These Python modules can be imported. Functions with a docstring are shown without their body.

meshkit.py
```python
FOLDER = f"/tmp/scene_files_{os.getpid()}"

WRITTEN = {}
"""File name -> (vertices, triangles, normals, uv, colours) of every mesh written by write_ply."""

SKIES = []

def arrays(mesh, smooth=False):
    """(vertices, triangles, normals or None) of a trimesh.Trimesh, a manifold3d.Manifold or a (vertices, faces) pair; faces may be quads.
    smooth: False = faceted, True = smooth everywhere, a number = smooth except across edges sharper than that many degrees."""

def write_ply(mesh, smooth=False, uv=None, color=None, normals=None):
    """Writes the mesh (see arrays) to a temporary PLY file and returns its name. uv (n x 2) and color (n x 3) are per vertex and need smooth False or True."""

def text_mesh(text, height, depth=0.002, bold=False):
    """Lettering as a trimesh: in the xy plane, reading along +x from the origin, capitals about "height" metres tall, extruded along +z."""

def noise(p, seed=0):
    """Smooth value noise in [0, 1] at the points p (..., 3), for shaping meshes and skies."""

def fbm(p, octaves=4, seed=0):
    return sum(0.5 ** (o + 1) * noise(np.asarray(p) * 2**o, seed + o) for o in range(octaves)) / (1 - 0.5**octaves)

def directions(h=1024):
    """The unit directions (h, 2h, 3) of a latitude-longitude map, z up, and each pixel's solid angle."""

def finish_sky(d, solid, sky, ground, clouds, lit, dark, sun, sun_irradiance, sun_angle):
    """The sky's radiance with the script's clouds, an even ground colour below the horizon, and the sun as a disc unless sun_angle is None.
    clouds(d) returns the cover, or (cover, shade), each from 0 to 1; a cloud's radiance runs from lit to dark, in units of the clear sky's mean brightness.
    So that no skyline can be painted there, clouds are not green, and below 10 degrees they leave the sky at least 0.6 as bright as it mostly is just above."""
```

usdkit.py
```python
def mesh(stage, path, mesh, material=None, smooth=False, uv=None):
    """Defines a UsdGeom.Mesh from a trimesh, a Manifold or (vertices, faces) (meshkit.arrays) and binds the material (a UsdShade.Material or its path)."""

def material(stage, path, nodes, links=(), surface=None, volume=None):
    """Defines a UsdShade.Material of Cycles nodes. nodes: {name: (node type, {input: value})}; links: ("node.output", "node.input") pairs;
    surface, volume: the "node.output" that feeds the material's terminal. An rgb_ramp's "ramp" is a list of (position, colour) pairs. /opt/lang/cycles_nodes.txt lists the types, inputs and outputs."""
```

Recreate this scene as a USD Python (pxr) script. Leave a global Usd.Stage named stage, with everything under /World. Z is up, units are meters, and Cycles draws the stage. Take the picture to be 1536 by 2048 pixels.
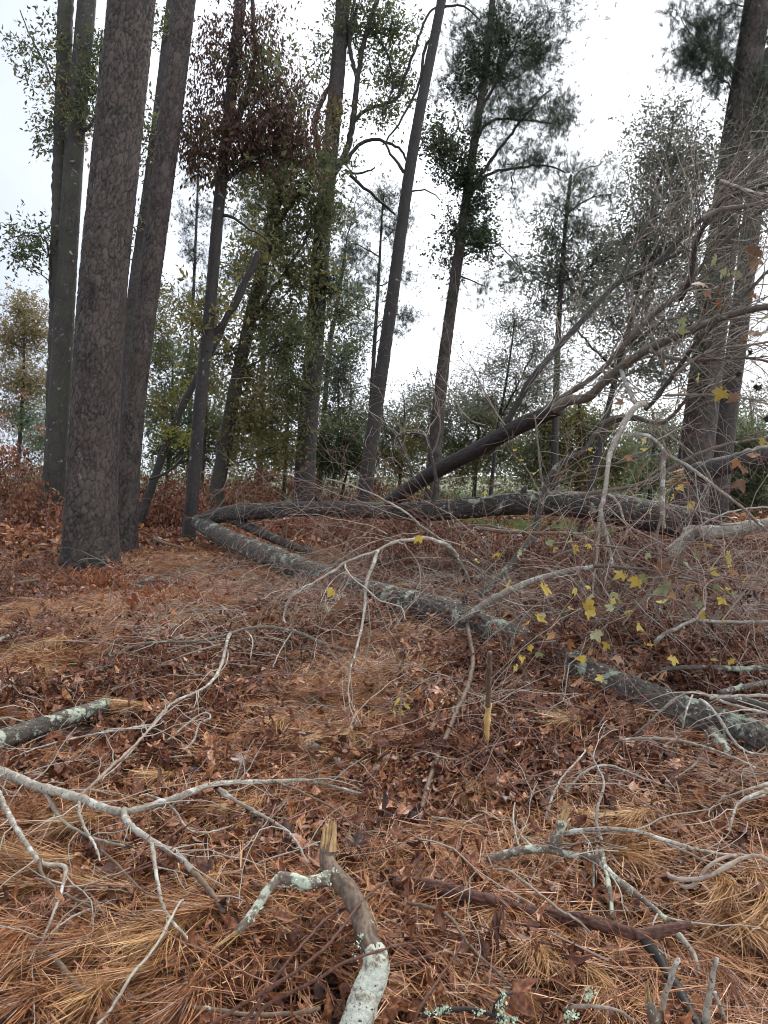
import math, numpy as np
import usdkit, meshkit
from pxr import Usd, UsdGeom, UsdLux, UsdShade, Gf, Sdf, Vt
from scipy.interpolate import CubicSpline
from scipy.spatial import cKDTree

stage = Usd.Stage.CreateInMemory()
UsdGeom.SetStageUpAxis(stage, 'Z'); UsdGeom.SetStageMetersPerUnit(stage, 1.0)
UsdGeom.Xform.Define(stage, '/World'); UsdGeom.Scope.Define(stage, '/World/Looks')

# ------------------------------------------------------------ camera, sky, sun, exposure
F, CAMZ, PITCH = 1450.0, 1.4, math.radians(2.9)
EXPOSURE = 1.08
HAZE = 0.0018
SKY_STRENGTH = 0.1
SUN_EL, SUN_ROT = math.radians(52), math.radians(28)
cam = UsdGeom.Camera.Define(stage, '/World/camera')
cam.AddTranslateOp().Set(Gf.Vec3d(0, 0, CAMZ)); cam.AddRotateXOp().Set(90 - math.degrees(PITCH))
cam.CreateHorizontalApertureAttr(36.0); cam.CreateVerticalApertureAttr(48.0)
cam.CreateFocalLengthAttr(36.0 * F / 1536); cam.CreateExposureAttr(EXPOSURE)
cam.CreateClippingRangeAttr(Gf.Vec2f(0.05, 5000))
skym = usdkit.material(stage, '/World/Looks/sky', {
    's': ('sky_texture', {'sky_type': 'single_scattering', 'sun_disc': False, 'sun_elevation': SUN_EL, 'sun_rotation': SUN_ROT}),
    'tc': ('texture_coordinate', {}),
    'n': ('noise_texture', {'scale': 1.6, 'detail': 5.0, 'roughness': 0.5}),
    'sx': ('separate_xyz', {}), 'xx': ('math', {'math_type': 'multiply_add', 'value2': .8}), 'r': ('rgb_ramp', {'ramp': [(0.12, (3.8, 4.15, 4.9)), (0.75, (8.0, 8.3, 8.8))]}),
    'm': ('mix', {'fac': 0.96}),
    'b': ('background_shader', {'strength': SKY_STRENGTH})},
    [('tc.generated', 'n.vector'), ('tc.generated', 'sx.vector'), ('sx.x', 'xx.value1'), ('n.fac', 'xx.value3'), ('xx.value', 'r.fac'), ('s.color', 'm.color1'), ('r.color', 'm.color2'), ('m.color', 'b.color')], surface='b.background')
dome = UsdLux.DomeLight.Define(stage, '/World/sky'); UsdShade.MaterialBindingAPI.Apply(dome.GetPrim()).Bind(skym)
dome.GetPrim().SetCustomDataByKey('kind', 'structure')
sun = UsdLux.DistantLight.Define(stage, '/World/sun')
sun.CreateIntensityAttr(0.4); sun.CreateAngleAttr(14.0); sun.CreateColorAttr(Gf.Vec3f(1, 0.96, 0.9)); sun.CreateNormalizeAttr(True)
sun.AddRotateZOp().Set(-math.degrees(SUN_ROT)); sun.AddRotateXOp().Set(-(90 - math.degrees(SUN_EL)) + 0.0)

# ------------------------------------------------------------ helpers
rng = np.random.default_rng(7)
used = {}
def numbered(path):
    n = used.get(path, 0); used[path] = n + 1
    return path if n == 0 else f'{path}_{n:03d}'
def tag(p, label=None, cat=None, group=None, kind=None):
    p = p.GetPrim() if hasattr(p, 'GetPrim') else p
    for k, v in (('label', label), ('category', cat), ('group', group), ('kind', kind)):
        if v: p.SetCustomDataByKey(k, v)
    return p
def thing(name, label, cat, loc=(0, 0, 0), rotz=0.0, group=None, scale=None, kind=None):
    x = UsdGeom.Xform.Define(stage, numbered('/World/' + name))
    x.AddTranslateOp().Set(Gf.Vec3d(*map(float, loc)))
    if rotz: x.AddRotateZOp().Set(math.degrees(rotz))
    if scale: x.AddScaleOp().Set(Gf.Vec3f(scale, scale, scale))
    x._loc = np.array(loc, float)
    tag(x, label, cat, group, kind)
    return x
def part(parent, name, mesh, mat, smooth=True, tone=None, label=None, kind=None, local=True):
    """a Mesh prim under parent (or under /World); vertices in world coordinates are moved to the parent's base"""
    base = str(parent.GetPath()) if parent is not None else '/World'
    v, f = mesh[0], mesh[1]
    if tone is None and len(mesh) > 2: tone = mesh[2]
    if parent is not None and local and hasattr(parent, '_loc'): v = v - parent._loc
    m = usdkit.mesh(stage, numbered(base + '/' + name), (v, f), mat, smooth=smooth)
    if tone is not None:
        UsdGeom.PrimvarsAPI(m).CreatePrimvar('tone', Sdf.ValueTypeNames.FloatArray, 'vertex').Set(Vt.FloatArray.FromNumpy(np.asarray(tone, np.float32)))
    tag(m, label, kind=kind)
    return m
def copy_of(root, name, label, cat, loc, rotz, group=None, scale=1.0, tilt=None):
    x = UsdGeom.Xform.Define(stage, numbered('/World/' + name))
    x.GetPrim().GetReferences().AddInternalReference(root.GetPath())
    x.ClearXformOpOrder()
    place(x, loc, rotz, scale, tilt)
    x.GetPrim().SetInstanceable(True)
    tag(x, label, cat, group)
    return x
def place(x, loc, rotz, scale=1.0, tilt=None):
    m = Gf.Matrix4d().SetScale(scale)
    if tilt is not None:
        ax = np.array([math.cos(tilt[0]), math.sin(tilt[0]), 0])
        m = m * Gf.Matrix4d().SetRotate(Gf.Rotation(Gf.Vec3d(0, 0, 1), math.degrees(rotz))) * Gf.Matrix4d().SetRotate(Gf.Rotation(Gf.Vec3d(*ax), math.degrees(tilt[1])))
    else:
        m = m * Gf.Matrix4d().SetRotate(Gf.Rotation(Gf.Vec3d(0, 0, 1), math.degrees(rotz)))
    m.SetTranslateOnly(Gf.Vec3d(*map(float, loc)))
    x.ClearXformOpOrder(); x.AddTransformOp().Set(m)
def quats(n, r, flat=0.25, azim=None):
    """random rotations about z with a small tilt; (w, x, y, z)"""
    a = r.uniform(0, 2 * np.pi, n) if azim is None else azim
    t = np.abs(r.normal(0, flat, n)); b = r.uniform(0, 2 * np.pi, n)
    qz = np.stack([np.cos(a / 2), 0 * a, 0 * a, np.sin(a / 2)], 1)
    qt = np.stack([np.cos(t / 2), np.sin(t / 2) * np.cos(b), np.sin(t / 2) * np.sin(b), 0 * t], 1)
    return qmul(qt, qz)
def qmul(a, b):
    w1, x1, y1, z1 = a.T; w2, x2, y2, z2 = b.T
    return np.stack([w1*w2-x1*x2-y1*y2-z1*z2, w1*x2+x1*w2+y1*z2-z1*y2, w1*y2-x1*z2+y1*w2+z1*x2, w1*z2+x1*y2-y1*x2+z1*w2], 1)
def instancer(parent, name, protos, pos, quat, scale, idx=None, r=rng, kind='stuff', label=None, cat=None, smooth=False):
    """protos: list of (mesh triple, material)"""
    base = str(parent.GetPath()) if parent is not None else '/World'
    path = numbered(base + '/' + name)
    pi = UsdGeom.PointInstancer.Define(stage, path)
    paths = []
    for k, (mesh, mat) in enumerate(protos):
        pm = part(pi, 'sprig', mesh, mat, smooth=smooth, local=False); paths.append(pm.GetPath())
    pi.CreatePrototypesRel().SetTargets(paths)
    pos = np.asarray(pos, float)
    if parent is not None and hasattr(parent, '_loc'): pos = pos - parent._loc
    n = len(pos)
    if idx is None: idx = r.integers(0, len(protos), n)
    pi.CreateProtoIndicesAttr(Vt.IntArray.FromNumpy(np.asarray(idx, np.int32)))
    pi.CreatePositionsAttr(Vt.Vec3fArray.FromNumpy(pos.astype(np.float32)))
    q = np.asarray(quat, float)
    pi.CreateOrientationsAttr(Vt.QuathArray([Gf.Quath(*map(float, x)) for x in q]))
    s = np.broadcast_to(np.asarray(scale, float).reshape(-1, 1), (n, 3))
    pi.CreateScalesAttr(Vt.Vec3fArray.FromNumpy(np.ascontiguousarray(s, np.float32)))
    tag(pi, label, cat, None, kind)
    return pi
def baked(parent, name, protos, pos, quat, scale, r, smooth=False):
    """sprigs joined into one mesh"""
    idx = r.integers(0, len(protos), len(pos)); scale = np.broadcast_to(scale, len(pos)); vs, fs, ts, o = [], [], [], 0
    w, x, y, z = np.asarray(quat).T
    R = np.stack([np.stack([1-2*(y*y+z*z), 2*(x*y-z*w), 2*(x*z+y*w)], -1), np.stack([2*(x*y+z*w), 1-2*(x*x+z*z), 2*(y*z-x*w)], -1), np.stack([2*(x*z-y*w), 2*(y*z+x*w), 1-2*(x*x+y*y)], -1)], 1)
    for k, (m, mat) in enumerate(protos):
        s = np.nonzero(idx == k)[0]
        if not len(s): continue
        v = np.einsum('nij,vj->nvi', R[s] * scale[s, None, None], m[0]) + np.asarray(pos)[s][:, None]
        vs.append(v.reshape(-1, 3)); n = len(m[0]); fs.append((m[1][None] + (np.arange(len(s)) * n)[:, None, None]).reshape(-1, 3) + o); o += n * len(s)
        ts.append(np.clip(m[2][None] * .65 + r.uniform(-.05, .45, (len(s), 1)), 0, 1).ravel())
    return part(parent, name, (np.vstack(vs), np.vstack(fs), np.concatenate(ts)), protos[0][1], smooth=smooth, kind='stuff')
def norm(v): return v / np.maximum(np.linalg.norm(v, axis=-1, keepdims=True), 1e-12)

FWD = np.array([0, math.cos(PITCH), -math.sin(PITCH)]); UPV = np.array([0, math.sin(PITCH), math.cos(PITCH)])
def ray(px, py):
    d = FWD + np.array([1., 0, 0]) * (px - 768) / F + UPV * (1024 - py) / F
    return d
def P(px, py, y):
    """the point at distance y in front of the camera that is seen at a pixel of the photograph"""
    d = ray(px, py); return np.array([0, 0, CAMZ]) + d * (y / d[1])
def height(x, y):
    x = np.asarray(x, float); y = np.asarray(y, float)
    p = np.stack([x, y, 0 * x], -1)
    near = np.exp(-np.maximum(y - 12, 0) / 12)
    h = (meshkit.fbm(p * 0.55, 3, 3) - 0.5) * 0.28 + (meshkit.fbm(p * 2.3, 3, 9) - 0.5) * 0.12 * near
    return h * np.clip((y + 2) / 4, 0.3, 1)
def G(px, py, lift=0.0):
    d = ray(px, py); z = 0.0
    if d[2] > -0.004: d = np.array([d[0], d[1], -0.004])
    for _ in range(8):
        t = (z + lift - CAMZ) / d[2]; q = np.array([0, 0, CAMZ]) + d * t
        z = 0.5 * z + 0.5 * float(height(q[0], q[1]))
    return np.array([0, 0, CAMZ]) + d * t

def smooth_path(pts, step):
    pts = np.asarray(pts, float)
    t = np.concatenate([[0], np.cumsum(np.linalg.norm(np.diff(pts[:, :3], axis=0), axis=1) ** 0.7)])
    L = np.linalg.norm(np.diff(pts[:, :3], axis=0), axis=1).sum()
    n = max(len(pts), int(L / step) + 1)
    if len(pts) > 2:
        from scipy.interpolate import PchipInterpolator
        a, b = CubicSpline(t, pts), PchipInterpolator(t, pts)
        u = np.linspace(0, t[-1], n); o = 0.55 * a(u) + 0.45 * b(u)
        o[:, 3:] = b(u)[:, 3:]
        return o
    return np.stack([np.interp(np.linspace(0, t[-1], n), t, c) for c in pts.T], 1)
def frames(pts):
    t = norm(np.gradient(pts, axis=0))
    m = np.abs(t).mean(0); ref = np.eye(3)[np.argmin(m)]
    a = norm(np.cross(t, ref)); b = np.cross(t, a)
    return t, a, b
def tube(pts, rad, sides=6, cap=True, tone=0.5, taper_end=True):
    pts = np.asarray(pts, float); n = len(pts); rad = np.broadcast_to(rad, n)
    t, a, b = frames(pts)
    th = np.arange(sides) * 2 * np.pi / sides
    v = pts[:, None] + rad[:, None, None] * (np.cos(th)[None, :, None] * a[:, None] + np.sin(th)[None, :, None] * b[:, None])
    v = v.reshape(-1, 3)
    i = np.arange(n - 1)[:, None] * sides; j = np.arange(sides)[None]; k = (j + 1) % sides
    f = np.stack([np.stack([i + j, i + k, i + sides + k], -1), np.stack([i + j, i + sides + k, i + sides + j], -1)], 2).reshape(-1, 3)
    if cap:
        v = np.vstack([v, pts[:1] - t[:1] * rad[0] * .3, pts[-1:] + t[-1:] * rad[-1] * .5])
        e = n * sides; jj = np.arange(sides); kk = (jj + 1) % sides
        f = np.vstack([f, np.stack([kk, jj, np.full(sides, e)], 1), np.stack([jj + (n - 1) * sides, kk + (n - 1) * sides, np.full(sides, e + 1)], 1)])
    return v, f, np.full(len(v), tone)
def join(ms):
    vs, fs, ts, o = [], [], [], 0
    for m in ms:
        vs.append(m[0]); fs.append(m[1] + o); ts.append(m[2]); o += len(m[0])
    return np.vstack(vs), np.vstack(fs), np.concatenate(ts)
def moved(m, R=None, t=(0, 0, 0)):
    v = m[0] if R is None else m[0] @ R.T
    return v + np.asarray(t), m[1], m[2]
def rot(axis, a):
    x, y, z = norm(np.asarray(axis, float)); c, s = math.cos(a), math.sin(a); C = 1 - c
    return np.array([[c+x*x*C, x*y*C-z*s, x*z*C+y*s], [y*x*C+z*s, c+y*y*C, y*z*C-x*s], [z*x*C-y*s, z*y*C+x*s, c+z*z*C]])
def rand_rot(r):
    q = norm(r.normal(size=4)); w, x, y, z = q
    return np.array([[1-2*(y*y+z*z), 2*(x*y-z*w), 2*(x*z+y*w)], [2*(x*y+z*w), 1-2*(x*x+z*z), 2*(y*z-x*w)], [2*(x*z-y*w), 2*(y*z+x*w), 1-2*(x*x+y*y)]])
def align(d, roll=0.0):
    """rotation taking +x to direction d"""
    d = norm(np.asarray(d, float)); ref = np.array([0, 0, 1.]) if abs(d[2]) < .95 else np.array([0, 1., 0])
    y = norm(np.cross(ref, d)); z = np.cross(d, y)
    M = np.stack([d, y, z], 1)
    return M @ rot([1, 0, 0], roll)

def bark_trunk(pts, rad, sides, step, plate, amp, stretch=1.8, seed=0, style='plates', flare=0.0, lump=0.02):
    """a trunk whose bark is real relief: plates of a cellular pattern standing proud of the furrows"""
    r = np.random.default_rng(seed)
    pr = smooth_path(np.column_stack([pts, rad]), step)
    p, ra = pr[:, :3], pr[:, 3].copy()
    t, a, b = frames(p); n = len(p)
    s = np.concatenate([[0], np.cumsum(np.linalg.norm(np.diff(p, axis=0), axis=1))])
    if flare: ra = ra * (1 + flare * np.exp(-s / (2.2 * ra[0])))
    th = np.arange(sides) * 2 * np.pi / sides
    TH, S = np.meshgrid(th, s); RA = np.broadcast_to(ra[:, None], TH.shape)
    Rm = ra.mean()
    nz = (meshkit.fbm(np.stack([np.cos(TH) * Rm / plate * .5, np.sin(TH) * Rm / plate * .5, S / plate * .4], -1), 3, seed) - .5)
    cyl = np.stack([np.cos(TH) * Rm / plate, np.sin(TH) * Rm / plate, S / plate / stretch], -1)
    wa = meshkit.fbm(cyl * 1.7, 3, seed + 21) - .5; wb = meshkit.fbm(cyl * 1.7, 3, seed + 33) - .5
    q = np.stack([Rm * np.cos(TH + (nz * .5 + wa * .5) * plate / Rm), Rm * np.sin(TH + (nz * .5 + wa * .5) * plate / Rm), S / stretch + (nz * .5 + wb * .5) * plate], -1)
    m = int(2 * np.pi * Rm * s[-1] / stretch / plate ** 2 * 1.25) + 8
    ph = r.uniform(0, 2 * np.pi, m)
    seeds = np.stack([Rm * np.cos(ph), Rm * np.sin(ph), r.uniform(-plate, s[-1] / stretch + plate, m)], 1)
    d, k = cKDTree(seeds).query(q.reshape(-1, 3), k=2)
    edge = ((d[:, 1] - d[:, 0]) / plate).reshape(TH.shape); k = k[:, 0].reshape(TH.shape)
    tone_p = r.uniform(0, 1, m); hgt = r.uniform(.45, 1, m); tilt = r.uniform(-1, 1, m)
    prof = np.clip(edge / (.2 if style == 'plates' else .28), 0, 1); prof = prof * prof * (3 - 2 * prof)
    fine = meshkit.fbm(np.stack([np.cos(TH) * Rm / plate * 3, np.sin(TH) * Rm / plate * 3, S / plate * 2.2], -1), 3, seed + 5)
    if style == 'plates':
        off = ((q[..., 2] - seeds[k][..., 2]) / plate)
        flake = np.clip((meshkit.fbm(cyl * 2.6, 3, seed + 41) - .45) * 6, 0, 1)
        h = prof * (.6 + .2 * hgt[k] + .3 * tilt[k] * off + .3 * flake) + (fine - .5) * .35
    else:
        h = prof * hgt[k] + (fine - .5) * .6
    low = meshkit.fbm(np.stack([np.cos(TH) * 1.2, np.sin(TH) * 1.2, S / (Rm * 5)], -1), 2, seed + 9) - .5
    if flare:   # root buttresses
        low = low + np.exp(-S / (1.3 * ra[0])) * flare * 1.3 * np.cos(5 * TH + seed) / max(lump, 1e-3) * .12
    R = RA * (1 + low * lump * 2) + (h - .6) * amp
    v = p[:, None] + R[..., None] * (np.cos(TH)[..., None] * a[:, None] + np.sin(TH)[..., None] * b[:, None])
    i = np.arange(n - 1)[:, None] * sides; j = np.arange(sides)[None]; kk = (j + 1) % sides
    f = np.stack([np.stack([i + j, i + kk, i + sides + kk], -1), np.stack([i + j, i + sides + kk, i + sides + j], -1)], 2).reshape(-1, 3)
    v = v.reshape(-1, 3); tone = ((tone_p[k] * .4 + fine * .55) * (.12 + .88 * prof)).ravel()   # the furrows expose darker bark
    e = len(v); jj = np.arange(sides); k2 = (jj + 1) % sides
    v = np.vstack([v, p[:1], p[-1:]])
    f = np.vstack([f, np.stack([k2, jj, np.full(sides, e)], 1), np.stack([jj + (n - 1) * sides, k2 + (n - 1) * sides, np.full(sides, e + 1)], 1)])
    return v, f, np.concatenate([tone, [.5, .5]])

def grow(r, p, d, L, rad, depth, out, droop=0.0, kink=.22, nseg=6, spread=.7, kids=(2, 4), ratio=(.35, .65), tips=None):
    p = np.array(p, float); d = norm(np.array(d, float)); pts, ds = [p], [d]
    for i in range(nseg):
        d = norm(d + kink * r.normal(size=3) + np.array([0, 0, -droop])); p = p + d * L / nseg
        pts.append(p); ds.append(d)
    out.append((np.array(pts), np.linspace(rad, max(rad * .35, .0012), nseg + 1)))
    if tips is not None and depth == 0: tips.extend([(pts[-1], ds[-1]), (pts[nseg // 2], ds[nseg // 2])])
    if depth > 0:
        for k in range(r.integers(kids[0], kids[1] + 1)):
            i = r.integers(max(1, nseg // 4), nseg + 1)
            side = norm(np.cross(ds[i], r.normal(size=3)))
            grow(r, pts[i], ds[i] + spread * side, L * r.uniform(*ratio), max(rad * .6 * (1 - .4 * i / nseg), .0014), depth - 1, out, droop, kink, nseg, spread, kids, ratio, tips)
def tubes(lines, sides=5, r=rng):
    return join([tube(p, w, sides, tone=r.uniform()) for p, w in lines])

# ------------------------------------------------------------ materials
def L_(n): return '/World/Looks/' + n
def leaf_mat(name, ramp, trans=.25, rough=.5, spec=.3, rnd=.4, blotch=0):
    n = {'a': ('attribute', {'attribute': 'tone'}), 'o': ('object_info', {}),
         'm1': ('math', {'math_type': 'multiply', 'value2': 1 - rnd}), 'm2': ('math', {'math_type': 'multiply_add', 'value2': rnd}),
         'r': ('rgb_ramp', {'ramp': ramp}), 'p': ('principled_bsdf', {'roughness': rough, 'specular_ior_level': spec}),
         't': ('translucent_bsdf', {}), 'x': ('mix_closure', {'fac': trans})}
    l = [('a.fac', 'm1.value1'), ('o.random', 'm2.value1'), ('m1.value', 'm2.value3'), ('m2.value', 'r.fac'), ('r.color', 'p.base_color'), ('r.color', 't.color'),
         ('p.BSDF', 'x.closure1'), ('t.BSDF', 'x.closure2')]
    if blotch:   # veins and rot spots
        n.update(g=('geometry', {}), bn=('noise_texture', {'scale': blotch, 'detail': 3.0}), br=('map_range', {'range_type': 'linear', 'from_min': .35, 'from_max': .65, 'to_min': -.22, 'to_max': .22}), ba=('math', {'math_type': 'add'}))
        l = [q for q in l if q[1] != 'r.fac'] + [('g.position', 'bn.vector'), ('bn.fac', 'br.value'), ('br.result', 'ba.value1'), ('m2.value', 'ba.value2'), ('ba.value', 'r.fac')]
    if not trans:
        n = {k: v for k, v in n.items() if k not in ('t', 'x')}
        return usdkit.material(stage, L_(name), n, [q for q in l if q[1].split('.')[0] not in ('t', 'x')], surface='p.BSDF')
    return usdkit.material(stage, L_(name), n, l, surface='x.closure')
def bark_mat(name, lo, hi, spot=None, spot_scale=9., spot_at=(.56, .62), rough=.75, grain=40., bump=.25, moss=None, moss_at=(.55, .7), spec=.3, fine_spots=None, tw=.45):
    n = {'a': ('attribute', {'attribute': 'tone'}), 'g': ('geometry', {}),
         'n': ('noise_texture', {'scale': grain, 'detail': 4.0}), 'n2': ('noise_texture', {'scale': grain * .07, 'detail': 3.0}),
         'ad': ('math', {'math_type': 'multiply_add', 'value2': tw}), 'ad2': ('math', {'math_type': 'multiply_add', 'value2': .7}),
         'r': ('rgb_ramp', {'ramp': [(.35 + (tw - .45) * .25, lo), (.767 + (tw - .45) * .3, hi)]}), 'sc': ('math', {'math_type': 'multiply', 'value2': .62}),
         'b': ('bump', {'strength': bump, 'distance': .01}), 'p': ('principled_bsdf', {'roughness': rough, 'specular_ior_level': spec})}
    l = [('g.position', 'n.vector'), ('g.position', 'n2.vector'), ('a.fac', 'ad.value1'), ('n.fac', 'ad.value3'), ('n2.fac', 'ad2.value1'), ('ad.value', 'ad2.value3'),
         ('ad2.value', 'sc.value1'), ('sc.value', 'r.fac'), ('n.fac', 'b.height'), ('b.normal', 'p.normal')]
    col = 'r.color'
    def layer(col, key, color, scale, at, detail=5.0, dist=.3):
        n[key + 'n'] = ('noise_texture', {'scale': scale, 'detail': detail, 'roughness': .62, 'distortion': dist})
        n[key + 'v'] = ('noise_texture', {'scale': scale * 6, 'detail': 3.0})
        n[key + 'q'] = ('rgb_ramp', {'ramp': [(0., tuple(c * .62 for c in color)), (1., color)]})
        n[key + 'r'] = ('map_range', {'range_type': 'linear', 'from_min': at[0], 'from_max': at[1], 'clamp': True})
        n[key + 'm'] = ('mix', {})
        l.extend([('g.position', key + 'n.vector'), ('g.position', key + 'v.vector'), (key + 'v.fac', key + 'q.fac'), (key + 'n.fac', key + 'r.value'), (key + 'r.result', key + 'm.fac'), (col, key + 'm.color1'), (key + 'q.color', key + 'm.color2')])
        return key + 'm.color'
    if moss: col = layer(col, 'moss', moss, 2.3, moss_at)
    if spot: col = layer(col, 'spot', spot, spot_scale, spot_at)
    if fine_spots: col = layer(col, 'fine', fine_spots, spot_scale * 5, (.62, .66), 3.0, .1)
    l.append((col, 'p.base_color'))
    return usdkit.material(stage, L_(name), n, l, surface='p.BSDF')

M = {}
M['pine_bark'] = bark_mat('pine_bark', (.007, .0056, .0055), (.072, .057, .049), moss=(.06, .042, .033), moss_at=(.52, .76), spot=(.2, .19, .18), spot_scale=5., spot_at=(.66, .72), rough=.8, grain=30., tw=.85)
M['far_pine_bark'] = bark_mat('far_pine_bark', (.010, .0085, .0085), (.055, .046, .042), rough=.85, grain=14.)
M['mossy_bark'] = bark_mat('mossy_bark', (.010, .0085, .0075), (.05, .044, .037), moss=(.042, .046, .026), moss_at=(.48, .68), spot=(.3, .32, .27), spot_scale=7., spot_at=(.64, .7), grain=25.)
M['dark_bark'] = bark_mat('dark_bark', (.006, .005, .0045), (.029, .024, .021), rough=.6, grain=30., spot=(.22, .24, .2), spot_scale=6., spot_at=(.66, .7))
M['log_bark'] = bark_mat('log_bark', (.013, .011, .0095), (.085, .07, .058), spot=(.30, .34, .26), spot_scale=6.5, spot_at=(.565, .61), moss=(.06, .062, .032), moss_at=(.54, .72), fine_spots=(.42, .44, .38), grain=45., rough=.7)
M['stem_bark'] = bark_mat('stem_bark', (.009, .0075, .0065), (.062, .051, .044), spot=(.25, .28, .2), spot_scale=4., spot_at=(.63, .68), fine_spots=(.3, .3, .26), grain=45., rough=.65)
M['limb_bark'] = bark_mat('limb_bark', (.028, .023, .018), (.145, .122, .095), spot=(.34, .34, .29), spot_scale=11., spot_at=(.6, .66), grain=60., rough=.7)
M['pale_bark'] = bark_mat('pale_bark', (.075, .057, .042), (.34, .305, .25), spot=(.54, .54, .48), spot_scale=18., spot_at=(.53, .61), moss=(.16, .12, .085), moss_at=(.54, .7), fine_spots=(.07, .05, .04), grain=70., rough=.75, bump=.5)
M['lichen_bark'] = bark_mat('lichen_bark', (.045, .035, .028), (.17, .13, .10), spot=(.5, .55, .43), spot_scale=17., spot_at=(.5, .56), fine_spots=(.55, .62, .5), grain=60., rough=.7)
M['white_lichen'] = bark_mat('white_lichen', (.055, .042, .032), (.24, .19, .14), spot=(.52, .54, .45), spot_scale=20., spot_at=(.43, .5), fine_spots=(.06, .045, .035), grain=60., bump=.8, rough=.75)
M['brown_bark'] = bark_mat('brown_bark', (.035, .024, .018), (.16, .11, .075), grain=60., rough=.6, spot=(.45, .5, .4), spot_scale=22., spot_at=(.66, .7))
M['red_bark'] = bark_mat('red_bark', (.018, .009, .007), (.115, .052, .036), grain=70., rough=.7, bump=.7, moss=(.14, .10, .075), moss_at=(.58, .72))
M['lichen_log'] = bark_mat('lichen_log', (.016, .013, .011), (.10, .085, .066), spot=(.40, .45, .35), spot_scale=15., spot_at=(.53, .58), fine_spots=(.4, .43, .35), grain=60., rough=.75, bump=.6)
M['twig'] = bark_mat('twig', (.06, .045, .036), (.30, .24, .19), grain=90., rough=.65)
M['pale_twig'] = bark_mat('pale_twig', (.10, .08, .06), (.40, .36, .30), grain=90., rough=.65)
M['red_twig'] = bark_mat('red_twig', (.05, .022, .016), (.24, .12, .085), grain=90., rough=.55)
M['split_wood'] = bark_mat('split_wood', (.11, .06, .03), (.46, .30, .14), grain=70., rough=.65)
M['yellow_wood'] = bark_mat('yellow_wood', (.34, .20, .06), (.70, .49, .19), grain=70., rough=.65)
M['lichen'] = bark_mat('lichen', (.24, .33, .23), (.50, .58, .43), grain=60., rough=.9)
M['cone'] = bark_mat('cone', (.05, .03, .02), (.2, .13, .09), grain=60., rough=.7)
M['needles'] = leaf_mat('needles', [(0, (.05, .017, .009)), (.35, (.16, .054, .022)), (.65, (.36, .148, .055)), (.88, (.52, .28, .11)), (1, (.62, .42, .2))], trans=0, rough=.4, spec=.5, rnd=.3)
M['pale_needles'] = leaf_mat('pale_needles', [(0, (.15, .058, .022)), (.4, (.33, .155, .055)), (.8, (.50, .30, .125)), (1, (.64, .47, .25))], trans=0, rough=.4, spec=.5)
M['litter'] = leaf_mat('litter', [(0, (.02, .010, .008)), (.3, (.08, .031, .017)), (.6, (.20, .074, .036)), (.85, (.35, .15, .07)), (1, (.46, .26, .13))], trans=0, rough=.45, spec=.35, blotch=70.)
M['dry_leaf'] = leaf_mat('dry_leaf', [(0, (.022, .010, .008)), (.45, (.095, .033, .018)), (.8, (.21, .08, .038)), (1, (.36, .175, .085))], trans=0, rough=.45, spec=.35, blotch=70.)
M['rust_leaf'] = leaf_mat('rust_leaf', [(0, (.12, .035, .016)), (.5, (.27, .09, .04)), (1, (.42, .19, .085))], trans=.3)
M['crown_brown'] = leaf_mat('crown_brown', [(0, (.028, .017, .012)), (.5, (.075, .04, .027)), (1, (.16, .09, .055))], trans=.28)
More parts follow.
